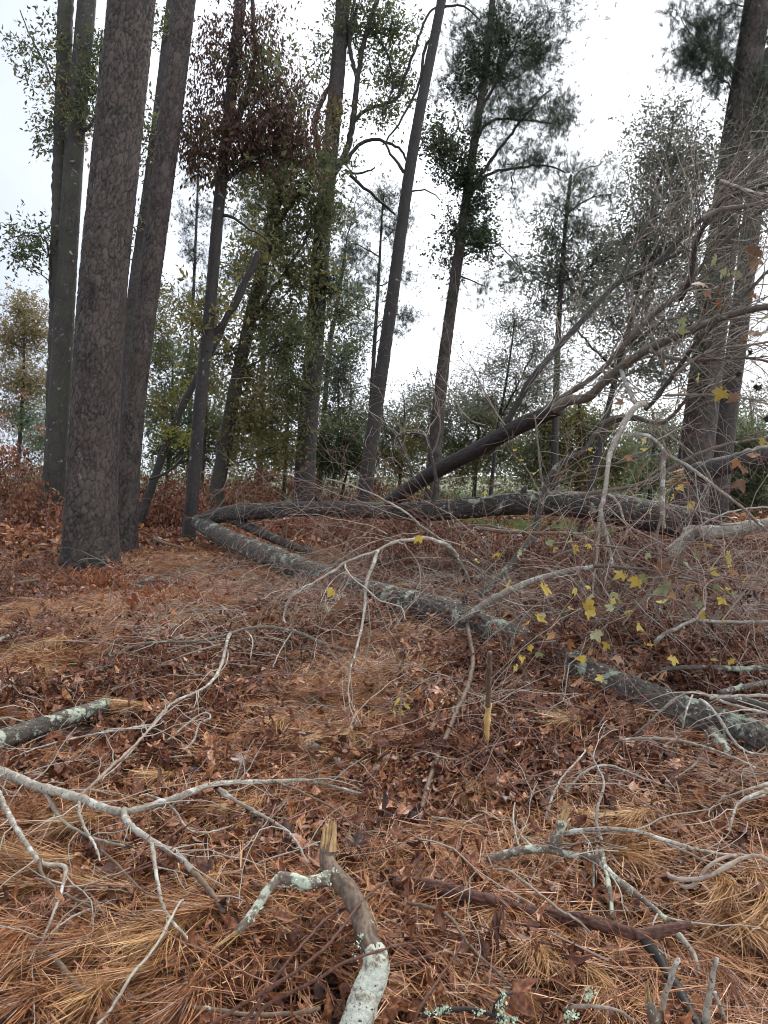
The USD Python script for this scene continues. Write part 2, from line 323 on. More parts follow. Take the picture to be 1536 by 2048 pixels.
M['green'] = leaf_mat('green', [(0, (.05, .06, .032)), (.5, (.11, .128, .06)), (.85, (.18, .19, .08)), (1, (.26, .24, .09))], trans=.48)
M['olive'] = leaf_mat('olive', [(0, (.07, .068, .027)), (.45, (.135, .13, .048)), (.8, (.22, .19, .066)), (1, (.29, .18, .07))], trans=.45)
M['gray_green'] = leaf_mat('gray_green', [(0, (.065, .075, .058)), (.5, (.135, .15, .108)), (1, (.21, .21, .15))], trans=.48)
M['ivy'] = leaf_mat('ivy', [(0, (.012, .020, .010)), (.6, (.035, .055, .022)), (1, (.07, .095, .035))], trans=.25, rough=.35)
M['pine_needles'] = leaf_mat('pine_needles', [(0, (.03, .042, .03)), (.6, (.07, .09, .058)), (1, (.12, .14, .085))], trans=.25)
M['fresh_green'] = leaf_mat('fresh_green', [(0, (.09, .125, .08)), (.6, (.18, .225, .13)), (1, (.27, .31, .18))], trans=.48)
M['yellow_green'] = leaf_mat('yellow_green', [(0, (.16, .17, .03)), (.6, (.30, .28, .05)), (1, (.42, .36, .09))], trans=.4)
M['autumn'] = leaf_mat('autumn', [(0, (.12, .13, .06)), (.5, (.22, .19, .09)), (1, (.34, .24, .13))], trans=.4)
M['yellow_leaf'] = leaf_mat('yellow_leaf', [(0, (.34, .24, .045)), (.5, (.52, .38, .075)), (1, (.56, .50, .2))], trans=.35, rnd=.8)
M['orange_leaf'] = leaf_mat('orange_leaf', [(0, (.22, .085, .035)), (1, (.42, .24, .10))], trans=.3, rnd=.8)
M['lime_leaf'] = leaf_mat('lime_leaf', [(0, (.18, .20, .09)), (1, (.40, .40, .22))], trans=.35, rnd=.8)
M['tan_leaf'] = leaf_mat('tan_leaf', [(0, (.13, .065, .04)), (1, (.34, .21, .13))], trans=.3, rnd=.8)
M['leaf'] = leaf_mat('leaf', [(0, (.05, .02, .012)), (.4, (.095, .036, .02)), (.75, (.185, .078, .04)), (1, (.30, .16, .085))], trans=0, rough=.42, spec=.35, rnd=.85, blotch=55.)
M['grass'] = leaf_mat('grass', [(0, (.08, .12, .03)), (1, (.25, .28, .09))], trans=.3)
# forest soil: dark humus near, leaf-brown farther off, pale grass beyond the wood
usdkit.material(stage, L_('soil'), {
    'g': ('geometry', {}), 'n': ('noise_texture', {'scale': 1.3, 'detail': 6.0}), 'n2': ('noise_texture', {'scale': 24., 'detail': 5.0, 'roughness': .65}),
    'r': ('rgb_ramp', {'ramp': [(.3, (.022, .011, .007)), (.5, (.055, .024, .014)), (.7, (.13, .055, .026))]}),
    'r2': ('rgb_ramp', {'ramp': [(.35, (.05, .065, .022)), (.65, (.11, .12, .045))]}),
    's': ('separate_xyz', {}), 'mr': ('map_range', {'range_type': 'smoothstep', 'from_min': 24., 'from_max': 34., 'clamp': True}),
    'w': ('math', {'math_type': 'multiply_add', 'value2': 9.}), 'm': ('mix', {}), 'ad': ('math', {'math_type': 'multiply_add', 'value2': .5}), 'hf': ('math', {'math_type': 'multiply', 'value2': .5}),
    'b': ('bump', {'strength': .8, 'distance': .05}), 'p': ('principled_bsdf', {'roughness': .7})},
    [('g.position', 'n.vector'), ('g.position', 'n2.vector'), ('n.fac', 'hf.value1'), ('n2.fac', 'ad.value1'), ('hf.value', 'ad.value3'), ('ad.value', 'r.fac'), ('n2.fac', 'r2.fac'),
     ('g.position', 's.vector'), ('n.fac', 'w.value1'), ('s.y', 'w.value3'), ('w.value', 'mr.value'), ('mr.result', 'm.fac'), ('r.color', 'm.color1'), ('r2.color', 'm.color2'),
     ('m.color', 'p.base_color'), ('n2.fac', 'b.height'), ('b.normal', 'p.normal')], surface='p.BSDF')
M = {k: L_(k) for k in M}; M['soil'] = L_('soil')
# ------------------------------------------------------------ leaves, needles, sprigs
def oval_leaf(r, L=.09, W=.4, curl=1.0, fold=.5, nl=4):
    """a curled oval leaf along +x, folded along its midrib"""
    u = np.linspace(0, 1, nl + 1); w = L * W * .5 * np.sin(np.pi * np.clip(u, .04, .97) ** .85) ** .8
    c = curl * r.uniform(.3, 1.2); tw = r.normal(0, .5)
    ang = c * u * 1.6; x = np.concatenate([[0], np.cumsum(np.cos(ang[1:]))]) * L / nl; z = -np.concatenate([[0], np.cumsum(np.sin(ang[1:]))]) * L / nl
    fo = fold * r.uniform(.4, 1.4)
    v = []
    for i in range(nl + 1):
        for s in (-1, 0, 1):
            y, zz = s * w[i] * math.cos(fo), abs(s) * w[i] * math.sin(fo) + r.normal(0, .015 * L)
            a = tw * u[i]; y, zz = y * math.cos(a) - zz * math.sin(a), y * math.sin(a) + zz * math.cos(a)
            v.append((x[i], y, z[i] + zz))
    f = []
    for i in range(nl):
        for s in (0, 1):
            a = i * 3 + s; f += [(a, a + 3, a + 4), (a, a + 4, a + 1)]
    return np.array(v), np.array(f), np.full(len(v), r.uniform())
def lobed_leaf(r, L=.12, curl=.8, pet=.5):
    """a maple-like leaf of five lobes with its stalk; the stalk's end is the origin and the leaf hangs along +x"""
    tips = [(-128, .48), (-62, .86), (0, 1.0), (62, .86), (128, .48)]; v = [(0, 0, 0)]; o = []
    for k, (a, l) in enumerate(tips):
        a = math.radians(a + r.normal(0, 5)); l *= r.uniform(.85, 1.1)
        if k: 
            pa = math.radians((tips[k - 1][0] + tips[k][0]) / 2); o.append((.56 * math.cos(pa), .56 * math.sin(pa), .07 * r.uniform(.2, 1)))
        for da, ll in ((-.36, .7), (-.16, .86), (0, 1), (.16, .86), (.36, .7)):
            o.append((l * ll * math.cos(a + da), l * ll * math.sin(a + da), 0))
    v = np.array([(0, 0, .04)] + o) * L * .62
    c = curl * r.uniform(-1, 1.1); rr = np.hypot(v[:, 0], v[:, 1])
    v[:, 2] += -c * rr ** 2 / L * .9 + r.normal(0, .028 * L, len(v)) + (-abs(v[:, 1]) * .35 * r.uniform(-.4, 1))
    f = [(0, i, i + 1) for i in range(1, len(v) - 1)]
    v = v + np.array([L * pet, 0, 0]); n = len(v)
    st = np.array([(0, -.006 * L, 0), (0, .006 * L, 0), (L * pet, .008 * L, .02 * L), (L * pet, -.008 * L, .02 * L)])
    return np.vstack([v, st]), np.array(f + [(n, n + 1, n + 2), (n, n + 2, n + 3)]), np.full(n + 4, r.uniform())
def kite_leaf(r, L, W=.42):
    w = L * W * .5; b = L * r.uniform(-.15, .15)
    v = np.array([(0, 0, 0), (L * .45, -w, b), (L, 0, r.uniform(-.25, .05) * L), (L * .45, w, b)])
    return v, np.array([(0, 1, 2), (0, 2, 3)]), np.full(4, r.uniform())
def needle_strips(r, base, dirs, lens, width, sag, segs=3):
    """flat curved strips, one per needle"""
    n = len(base); dirs = norm(dirs)
    u = np.linspace(0, 1, segs + 1)
    bend = norm(r.normal(size=(n, 3))) * (sag * lens)[:, None]
    bend[:, 2] = -np.abs(bend[:, 2])
    c = base[:, None] + dirs[:, None] * (lens[:, None] * u)[..., None] + bend[:, None] * (u ** 2)[None, :, None]
    side = norm(np.cross(dirs, np.array([0, 0, 1.]) + r.normal(0, .5, (n, 3))))
    w = np.array([.8] + [1.] * (segs - 1) + [.25]) * width * .5
    v = np.stack([c - side[:, None] * w[None, :, None], c + side[:, None] * w[None, :, None]], 2).reshape(-1, 3)
    o = (np.arange(n) * (segs + 1) * 2)[:, None, None]; i = (np.arange(segs) * 2)[None, :, None]
    f = np.concatenate([o + i + np.array([0, 1, 3]), o + i + np.array([0, 3, 2])], 1).reshape(-1, 3)
    return v, f, np.repeat(r.uniform(size=n), (segs + 1) * 2)
def leaf_sprig(r, n=16, R=.22, leaf=.07, W=.42, droop=.3, twig=True):
    """a twig with leaves, for crowns seen from far"""
    ms = []
    tws = []
    for k in range(4):
        o = r.normal(size=3) * R * .3; d = norm(r.normal(size=3) * [1, 1, .7] + [0, 0, -droop * .5]); tws.append((o, d, R * r.uniform(1., 2.)))
    for k in range(n):
        o, d0, l = tws[k % 4]; p = o + d0 * l * r.uniform(.05, 1) + r.normal(0, .03, 3); d = norm(d0 * .6 + r.normal(size=3) * .8 + np.array([0, 0, -droop * 2]))
        ms.append(moved(kite_leaf(r, leaf * r.uniform(.6, 1.25), W), align(d, r.uniform(0, 6.28)), p))
    return join(ms)
def pine_sprig(r, tufts=4, n=28, L=.19, width=.006, R=.34):
    ms = []
    for k in range(tufts):
        p = r.normal(size=3) * R * .55; ax = norm(r.normal(size=3) * .8 + np.array([0, 0, .55]))
        d = norm(ax * .9 + r.normal(size=(n, 3)) * .5)
        ms.append(needle_strips(r, p + ax * r.uniform(0, .08, (n, 1)), d, L * r.uniform(.7, 1.15, n), width, .12, 1))
    return join(ms)
def hanging_sprig(r, n=13, L=.064, W=.44, spread=.12):
    """a twig end of withered drooping leaves"""
    ms = []
    d0 = norm(np.array([1, 0, -.15])); tip = d0 * spread * 2
    for k in range(n):
        p = tip * r.uniform(.1, 1) + r.normal(0, .012, 3)
        d = norm(np.array([.25, 0, -1.]) + r.normal(0, .45, 3))
        ms.append(moved(oval_leaf(r, L * r.uniform(.7, 1.25), W, 1.1, .8, 2), align(d, r.uniform(0, 6.28)), p))
    ms.append(tube(np.array([[0, 0, 0], tip * .5 + [0, 0, .01], tip]), [.003, .0025, .0015], 3, tone=.2))
    return join(ms)
pr = np.random.default_rng(11)
SP = {}
def protos(key, mat, fn, k=5):
    SP[key] = [(fn(pr), M[mat]) for _ in range(k)]
for key, mat in (('green', 'green'), ('olive', 'olive'), ('gray', 'gray_green'), ('fresh', 'fresh_green'), ('autumn', 'autumn')):
    protos(key, mat, lambda r: leaf_sprig(r, 22, .42, .132))
protos('smallgray', 'gray_green', lambda r: leaf_sprig(r, 30, .40, .082, .38))
protos('brown', 'crown_brown', lambda r: leaf_sprig(r, 24, .34, .10, .36, .8))
protos('ivy', 'ivy', lambda r: leaf_sprig(r, 26, .20, .075, .7))
protos('pine', 'pine_needles', lambda r: pine_sprig(r))
protos('farpine', 'pine_needles', lambda r: pine_sprig(r, 6, 18, .18, .010, .40))
protos('yellowgreen', 'yellow_green', lambda r: leaf_sprig(r, 12, .2, .09, .5))
protos('rust', 'rust_leaf', lambda r: leaf_sprig(r, 16, .2, .11, .36, .9))
protos('dry', 'dry_leaf', lambda r: hanging_sprig(r), 7)
protos('drybig', 'dry_leaf', lambda r: leaf_sprig(r, 13, .17, .085, .5, 1.), 6)
protos('rustdry', 'rust_leaf', lambda r: leaf_sprig(r, 12, .15, .08, .42, 1.), 4)

# ------------------------------------------------------------ forest floor
xs = np.concatenate([-np.geomspace(6, 420, 46)[::-1], np.arange(-5.9, 5.95, .085), np.geomspace(6, 420, 46)])
ys = np.concatenate([np.linspace(-40, 0, 12), np.arange(.3, 14, .1), np.geomspace(14.1, 900, 90)])
X, Y = np.meshgrid(xs, ys); Z = height(X, Y)
nx = len(xs); i = (np.arange(len(ys) - 1) * nx)[:, None]; j = np.arange(nx - 1)[None]
f = np.stack([np.stack([i + j, i + j + 1, i + nx + j + 1], -1), np.stack([i + j, i + nx + j + 1, i + nx + j], -1)], 2).reshape(-1, 3)
floor = thing('forest_floor', 'forest soil covered with brown leaves and dry pine needles', 'ground', kind='structure')
part(floor, 'soil', (np.stack([X, Y, Z], -1).reshape(-1, 3), f), M['soil'])

def needle_mat(r, n=260, R=.34, width=.0021):
    main = r.uniform(0, 2 * np.pi); a = np.where(r.uniform(size=n) < .45, main + r.normal(0, .35, n), r.uniform(0, 2 * np.pi, n))
    rr = R * np.sqrt(r.uniform(size=n)); ph = r.uniform(0, 2 * np.pi, n)
    b = np.stack([rr * np.cos(ph), rr * np.sin(ph), r.uniform(.002, .05, n)], 1)
    d = np.stack([np.cos(a), np.sin(a), r.normal(0, .16, n)], 1)
    base = np.repeat(b, 2, 0); dd = np.repeat(d, 2, 0) + r.normal(0, .05, (2 * n, 3))
    L = np.repeat(r.uniform(.10, .19, n), 2)
    return needle_strips(r, base - dd * L[:, None] * .5, dd, L, width, .10, 2)
def needle_fan(r, n=150, L=.22, spread=.34, width=.0019):
    """a fallen spray of long pine needles that all start at one twig end"""
    a = r.normal(0, spread, n); e = r.normal(.12, .16, n)
    d = np.stack([np.cos(a) * np.cos(e), np.sin(a) * np.cos(e), np.sin(e)], 1)
    b = np.stack([r.uniform(-.07, .03, n), r.normal(0, .008, n), r.uniform(.01, .045, n)], 1)
    m = needle_strips(r, b, d, L * r.uniform(.55, 1.15, n), width, .34, 4)
    k = r.normal(0, 1.1); m = (m[0] + np.stack([0 * m[0][:, 0], k * m[0][:, 0] ** 2 * 1.6, 0 * m[0][:, 0]], 1), m[1], m[2])
    tw = tube(np.array([[-.16, .01, .015], [-.08, 0, .025], [.02, 0, .03]]), [.005, .005, .004], 5, tone=.1)
    return join([m, tw])
def leaf_patch(r, n=44, R=.34):
    ms = []
    for k in range(n):
        rr = R * math.sqrt(r.uniform()); ph = r.uniform(0, 6.28)
        m = lobed_leaf(r, r.uniform(.06, .10), 1.2, .35) if r.uniform() < .25 else oval_leaf(r, r.uniform(.05, .105), r.uniform(.35, .6), 1.2, .5, 3)
        d = np.array([math.cos(ph * 3), math.sin(ph * 3), r.normal(0, .4)])
        ms.append(moved(m, align(d, r.normal(0, .7) + (math.pi if r.uniform() < .5 else 0)), (rr * math.cos(ph), rr * math.sin(ph), r.uniform(.01, .075))))
    return join(ms)
def crumb_patch(r, n=110, R=.36):
    """leaf scraps and bits of twig"""
    ms = []
    for k in range(n):
        rr = R * math.sqrt(r.uniform()); ph = r.uniform(0, 6.28); p = np.array([rr * math.cos(ph), rr * math.sin(ph), r.uniform(.003, .04)])
        if r.uniform() < .75: ms.append(moved(kite_leaf(r, r.uniform(.03, .07), .7), align([math.cos(ph * 5), math.sin(ph * 5), r.normal(0, .4)], r.normal(0, .8)), p))
        else:
            a = r.uniform(0, 6.28); l = r.uniform(.05, .16); d = np.array([math.cos(a), math.sin(a), r.normal(0, .15)]) * l
            ms.append(tube(np.array([p, p + d * .5 + r.normal(0, .006, 3), p + d]), [.0025, .002, .0012], 3, tone=r.uniform(.2, .9)))
    return join(ms)
def gauss(x, y, spots):
    o = 0
    for (px, py, rx, ry, w) in spots:
        c = G(px, py); rxx = rx * c[1] / F; ryy = ry * c[1] ** 2 / (F * CAMZ)
        o = o + w * np.exp(-((x - c[0]) / rxx) ** 2 - ((y - c[1]) / ryy) ** 2)
    return o
NEEDLE_ZONES = [(200, 1240, 260, 60, 2.2), (380, 1250, 180, 50, 1.8), (100, 1330, 150, 50, 1.2), (700, 1400, 190, 110, 1.6), (560, 1450, 120, 60, .7), (150, 1850, 260, 190, 1.6), (470, 1700, 120, 90, .8), (600, 1560, 110, 60, .6),
                (800, 1280, 90, 40, .9), (1450, 1850, 130, 160, 1.4), (1130, 1460, 120, 40, .8), (850, 1800, 160, 80, .5), (1100, 1750, 140, 60, .6), (330, 1140, 120, 40, 1.1)]
LEAF_ZONES = [(330, 1420, 200, 70, 1.3), (260, 1290, 200, 50, .6), (1000, 1560, 190, 130, 1.3), (1250, 1250, 320, 80, 1.), (950, 1420, 130, 80, 1.), (620, 1240, 190, 60, 1.), (560, 1600, 160, 60, .8), (1300, 1600, 180, 70, .9),
              (700, 1930, 160, 90, 1.), (1050, 1900, 150, 90, 1.), (400, 1520, 150, 50, .8), (120, 1180, 140, 40, .8)]
def scatter(n, y0, y1, wfun, r, half=.62):
    out = []
    while sum(map(len, out)) < n:
        y = np.sqrt(r.uniform(y0 ** 2, y1 ** 2, 4 * n)); x = r.uniform(-1, 1, 4 * n) * (half * y + .4)
        k = r.uniform(size=4 * n) < wfun(x, y); out.append(np.stack([x[k], y[k]], 1))
    q = np.vstack(out)[:n]
    return np.column_stack([q, height(q[:, 0], q[:, 1])])
r = np.random.default_rng(21)
wn = lambda x, y: np.clip(.12 + .42 * gauss(x, y, NEEDLE_ZONES) - .12 * gauss(x, y, LEAF_ZONES) + .35 * (meshkit.fbm(np.stack([x, y, 0 * x], -1) * 1.1, 2, 5) - .5), .03, 1)
wl = lambda x, y: np.clip(.22 + .5 * gauss(x, y, LEAF_ZONES) - .16 * gauss(x, y, NEEDLE_ZONES) + .5 * (meshkit.fbm(np.stack([x, y, 0 * x], -1) * 1.3, 2, 8) - .5), .03, 1)
mats = [(needle_mat(r), M['needles']) for _ in range(7)] + [(needle_mat(r, 190), M['pale_needles']) for _ in range(2)]
p = scatter(1000, 1.3, 14, wn, r)
instancer(None, 'fallen_pine_needles', mats, p + [0, 0, .005], quats(len(p), r, .14), r.uniform(.85, 1.25, len(p)), r=r, label='loose dry orange and tan pine needles carpeting the forest floor', cat='pine needles')
fans = [(needle_fan(r), M['needles']) for _ in range(3)] + [(needle_fan(r, 180, .2, .5), M['pale_needles']) for _ in range(3)]
p = scatter(190, 2.4, 13, wn, r)
instancer(None, 'pine_needle_sprays', fans, p + [0, 0, .03], quats(len(p), r, .2), r.uniform(.7, 1.1, len(p)), r=r, label='sprays of dry pine needles lying all over the leaf litter', cat='pine needles')
q = scatter(120, 1.35, 3.3, lambda x, y: .5 + 0 * x, r, .6)
instancer(None, 'near_pine_needles', mats[:7], q + np.column_stack([np.zeros((len(q), 2)), r.uniform(.005, .06, len(q))]), quats(len(q), r, .16), r.uniform(.8, 1.1, len(q)), r=r, label='reddish loose pine needles and bits right in front of the camera', cat='pine needles')
leaves = [(leaf_patch(r), M['litter']) for _ in range(8)]
p = scatter(1050, 1.3, 15, wl, r)
instancer(None, 'leaf_litter', leaves, p, quats(len(p), r, .15), r.uniform(.8, 1.2, len(p)), r=r, label='dark brown wet fallen leaves covering the forest floor', cat='fallen leaves', smooth=True)
q = scatter(190, 1.35, 3.6, lambda x, y: .5 + 0 * x, r, .6)
instancer(None, 'near_leaf_litter', leaves, q + np.column_stack([np.zeros((len(q), 2)), r.uniform(.0, .05, len(q))]), quats(len(q), r, .2), r.uniform(.55, .85, len(q)), r=r, label='dark wet leaves lying right in front of the camera', cat='fallen leaves', smooth=True)
crumbs = [(crumb_patch(r), M['litter']) for _ in range(4)] + [(crumb_patch(r), M['dry_leaf']) for _ in range(2)]
p = scatter(600, 1.3, 16, lambda x, y: .5 + 0 * x, r)
instancer(None, 'leaf_scraps', crumbs, p, quats(len(p), r, .12), r.uniform(.9, 1.4, len(p)), r=r, label='broken leaf scraps and bits of twig on the soil', cat='leaf scraps')
def far_patch(r, n=40, R=.7):
    ms = []
    for k in range(n):
        rr = R * math.sqrt(r.uniform()); ph = r.uniform(0, 6.28)
        ms.append(moved(kite_leaf(r, r.uniform(.09, .17), .6), align([math.cos(ph * 3), math.sin(ph * 3), r.normal(0, .6)], r.normal(0, .8)), (rr * math.cos(ph), rr * math.sin(ph), r.uniform(.01, .14))))
    return join(ms)
fl = [(far_patch(r), M['litter']) for _ in range(4)] + [(far_patch(r), M['rust_leaf']), (far_patch(r), M['needles'])]
GLADE = [(1080, 1062, 130, 22, 1.3), (1150, 1080, 60, 14, 1.), (900, 1046, 60, 10, .6)]
p = scatter(1500, 13, 30, lambda x, y: np.clip(.6 - .7 * gauss(x, y, GLADE), 0, 1), r)
instancer(None, 'far_leaf_litter', fl, p, quats(len(p), r, .1), r.uniform(.8, 1.3, len(p)), r=r, label='brown leaf litter farther back under the trees', cat='fallen leaves')
def grass_tuft(r, n=40, R=.3):
    b = np.column_stack([r.normal(0, R * .5, (n, 2)), np.zeros(n)]); d = r.normal(0, .35, (n, 3)) + [0, 0, 1]
    return needle_strips(r, b, d, r.uniform(.05, .14, n), .012, .3, 2)
gt = [(grass_tuft(r), M['grass']) for _ in range(4)]
p = scatter(900, 12.5, 30, lambda x, y: np.clip(.9 * gauss(x, y, GLADE), 0, 1), r)
instancer(None, 'grass', gt, p, quats(len(p), r, .05), r.uniform(.8, 1.3, len(p)), r=r, label='short green grass of the small clearing under the raised trunk', cat='grass')
p = scatter(1200, 27, 60, lambda x, y: .5 + 0 * x, r, .7)
instancer(None, 'field_grass', gt, p, quats(len(p), r, .05), r.uniform(1.5, 2.6, len(p)), r=r, label='pale grass of the open ground behind the trees', cat='grass')
# the nearest single leaves, each its own piece of the floor
p = scatter(230, 1.7, 6.5, lambda x, y: np.clip(.35 + .4 * gauss(x, y, LEAF_ZONES), 0, 1), r, .56)
for q in p:
    m = lobed_leaf(r, r.uniform(.06, .11), 1.2, .4) if r.uniform() < .5 else oval_leaf(r, r.uniform(.06, .10), r.uniform(.4, .6), 1.1, .4, 4)
    a = r.uniform(0, 6.28)
    part(floor, 'leaf', moved(m, align([math.cos(a), math.sin(a), r.normal(0, .3)], r.normal(0, .5)), q + [0, 0, r.uniform(.05, .085)]), M['leaf'], smooth=True)

# fine dead twigs that lie and arch all over the brush
def twig_tangle(r, n=11):
    ls = []
    for k in range(n):
        a = r.uniform(0, 6.28); grow(r, [r.normal(0, .16), r.normal(0, .16), r.uniform(0, .05)], [math.cos(a), math.sin(a), r.uniform(0, .75)], r.uniform(.3, .8), r.uniform(.0022, .0042), 1, ls, droop=.09, kink=.15, nseg=6, kids=(0, 2))
    return tubes(ls, 3, r)
tt = [(twig_tangle(r), M[m]) for m in ('twig', 'pale_twig', 'red_twig', 'red_twig', 'pale_twig', 'brown_bark')]
TZ = [(1200, 1180, 360, 90, 1.5), (760, 1130, 250, 70, 1.2), (1330, 1260, 240, 50, 1.2), (600, 1230, 200, 60, .8), (960, 1430, 180, 80, .6), (350, 1430, 220, 90, .8), (1150, 1600, 320, 120, .6), (600, 1900, 300, 100, .6), (250, 1250, 250, 60, .5)]
p = scatter(330, 1.9, 11, lambda x, y: np.clip(.05 + .6 * gauss(x, y, TZ), 0, 1), r)
instancer(None, 'fine_twigs', tt, p + [0, 0, .06], quats(len(p), r, .12), r.uniform(.7, 1.25, len(p)), r=r, label='tangle of fine dead twigs all over the brush and litter', cat='twigs')
# ------------------------------------------------------------ standing trees
def at_path(px):
    """[(px, py, distance)] -> points; the last distance is kept where it is left out"""
    out, d = [], None
    for q in px:
        d = q[2] if len(q) > 2 else d
        out.append(P(q[0], q[1], d))
    return np.array(out)
def tree(name, label, cat, trunk, w0, w1, mat, blobs=(), limbs=(), sides=40, step=.06, plate=.1, amp=.014, style='plates', flare=.4, seed=0, group=None, stretch=1.8, dens=1.0, limb_mat=None, lumps=.02, straight_limbs=False, extra_top=0.0, base_on_ground=True, boost=1.0):
    """trunk: pixels + distance; w0, w1: widths in pixels of the photograph at base and top. blobs: (px, py, rx, ry, kind, n[, distance offset])"""
    r = np.random.default_rng(1000 + seed)
    pts = at_path(trunk); d0 = trunk[0][2]
    if base_on_ground:
        g = height(pts[0][0], pts[0][1]); 
        if pts[0][2] > g - .1: pts = np.vstack([[pts[0] + (pts[0] - pts[1]) * ((pts[0][2] - g + .15) / max(pts[1][2] - pts[0][2], .1))], pts])
    if extra_top: pts = np.vstack([pts, pts[-1] + norm(pts[-1] - pts[-2]) * extra_top])
    s = np.concatenate([[0], np.cumsum(np.linalg.norm(np.diff(pts, axis=0), axis=1))]); s /= s[-1]
    rad = (w0 + (w1 - w0) * s) / 2 * d0 / F
    t = thing(name, label, cat, pts[0] * [1, 1, 0] + [0, 0, float(height(pts[0][0], pts[0][1]))], group=group)
    part(t, 'trunk', bark_trunk(pts, rad, sides, step, plate, amp, stretch, seed, style, flare, lumps), M[mat])
    fine = smooth_path(np.column_stack([pts, rad]), .2)
    lm = M[limb_mat or mat]
    for (lp, lw0, lw1) in limbs:
        q = at_path(lp); dd = lp[0][2]
        pp = smooth_path(np.column_stack([q, np.linspace(lw0, lw1, len(q)) / 2 * dd / F]), .12)
        pp[1:-1, :3] += r.normal(0, .012, (len(pp) - 2, 3)) if len(pp) > 2 else 0
        part(t, 'limb', tube(pp[:, :3], pp[:, 3], 8), lm)
        fine = np.vstack([fine, pp])
    twigs, foliage = [], {}
    for b in blobs:
        px, py, rx, ry, kind, n = b[:6]; d = d0 + (b[6] if len(b) > 6 else 0)
        c = P(px, py, d + r.normal(0, .3)); R = np.array([rx, rx * .9, ry]) * d / F
        # the limb that carries this clump
        dist = np.linalg.norm(fine[:, :2] - c[:2], axis=1) * .9 + np.abs(fine[:, 2] - (c[2] - .35 * np.linalg.norm(fine[:, :2] - c[:2], axis=1) - .2))
        k = int(np.argmin(dist)); a = fine[k, :3]; Lc = np.linalg.norm(c - a)
        rl = min(max(.014 + .015 * Lc, .014), fine[k, 3] * .75)
        if Lc > .15:
            mid = (a + c) / 2 + r.normal(0, .08 * Lc, 3) + np.array([0, 0, .06 * Lc])
            li = smooth_path(np.array([a, mid, c]), max(Lc / 9, .05)); li[1:-1] += r.normal(0, .025 * Lc, (len(li) - 2, 3)) * .6
            twigs.append((li, np.linspace(rl, rl * .4, len(li))))
        else: li = np.array([a, c])
        n = n * (1.0 if 'pine' in kind else 1.35) * boost; m = max(3, int(n * .26))
        for q in range(m):
            e = c + R * np.clip(r.normal(0, .72, 3), -1.7, 1.7)
            s0 = li[r.integers(len(li) // 2, len(li))]
            md = (s0 + e) / 2 + r.normal(0, .1 * np.linalg.norm(e - s0) + .01, 3)
            tw = smooth_path(np.array([s0, md, e]), max(np.linalg.norm(e - s0) / 4, .05))
            twigs.append((tw, np.linspace(max(rl * .35, .004), .003, len(tw))))
            cnt = max(1, int(round(n * dens / m)))
            for z in range(cnt):
                u = r.uniform(.35, 1.05); w = tw[min(int(u * (len(tw) - 1)), len(tw) - 1)]
                foliage.setdefault(kind, []).append(w + r.normal(0, .10 + .04 * R[0], 3))
    if twigs:
        part(t, 'twigs', tubes(twigs, 3, r), lm, kind='stuff')
    for kind, pos in foliage.items():
        pos = np.array(pos); n = len(pos)
        q = norm(r.normal(size=(n, 4))) if kind not in ('brown', 'rust', 'dry', 'drybig', 'rustdry', 'pine', 'farpine') else quats(n, r, .35)
        baked(t, 'crown' if kind != 'ivy' else 'ivy_leaves', SP[kind], pos, q, r.uniform(.75, 1.25, n), r)
    return t

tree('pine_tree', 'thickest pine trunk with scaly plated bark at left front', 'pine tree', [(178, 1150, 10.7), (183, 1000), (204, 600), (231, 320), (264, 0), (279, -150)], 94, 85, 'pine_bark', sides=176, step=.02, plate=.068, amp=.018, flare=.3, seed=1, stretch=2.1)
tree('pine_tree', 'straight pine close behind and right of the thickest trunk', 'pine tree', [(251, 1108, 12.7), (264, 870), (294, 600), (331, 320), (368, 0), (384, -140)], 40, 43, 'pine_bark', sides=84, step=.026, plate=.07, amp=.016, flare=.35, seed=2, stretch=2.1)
tree('pine_tree', 'slender pine half hidden behind the second pine at left', 'pine tree', [(232, 1030, 19), (247, 820), (268, 600), (307, 325), (347, 0), (359, -100)], 27, 25, 'far_pine_bark', sides=56, step=.05, plate=.085, amp=.014, seed=3,
     blobs=[(318, 60, 18, 40, 'green', 10), (300, 250, 20, 40, 'green', 12), (290, 330, 18, 30, 'green', 8), (275, 470, 14, 40, 'green', 8)])
tree('twin_trunk_tree', 'left mossy hardwood with two close trunks and sparse leaves', 'tree', [(104, 1032, 20), (112, 900), (124, 700), (137, 480), (152, 250), (174, 0), (182, -100)], 42, 33, 'mossy_bark', sides=60, step=.05, plate=.06, amp=.014, style='furrows', seed=4, stretch=3.5, flare=.5,
     limbs=[([(104, 1020, 20.2), (106, 850), (113, 640), (118, 430), (124, 220), (132, 0), (136, -100)], 30, 30), ([(112, 640, 20), (100, 560), (90, 480), (50, 470), (5, 485)], 5, 2), ([(155, 265, 20), (185, 245), (200, 150), (205, 60)], 9, 4), ([(124, 200, 20), (90, 130), (60, 70), (40, 20)], 4, 2)],
     blobs=[(80, 120, 36, 40, 'green', 16), (60, 95, 20, 20, 'green', 7), (110, 60, 24, 40, 'green', 9), (185, 180, 24, 60, 'green', 34), (195, 90, 20, 40, 'green', 14), (110, 250, 24, 40, 'green', 8), (95, 270, 20, 30, 'green', 6), (50, 480, 48, 30, 'green', 22), (20, 510, 24, 20, 'green', 10), (90, 500, 20, 30, 'green', 8), (130, 190, 20, 60, 'autumn', 12), (150, 220, 18, 40, 'autumn', 10)])
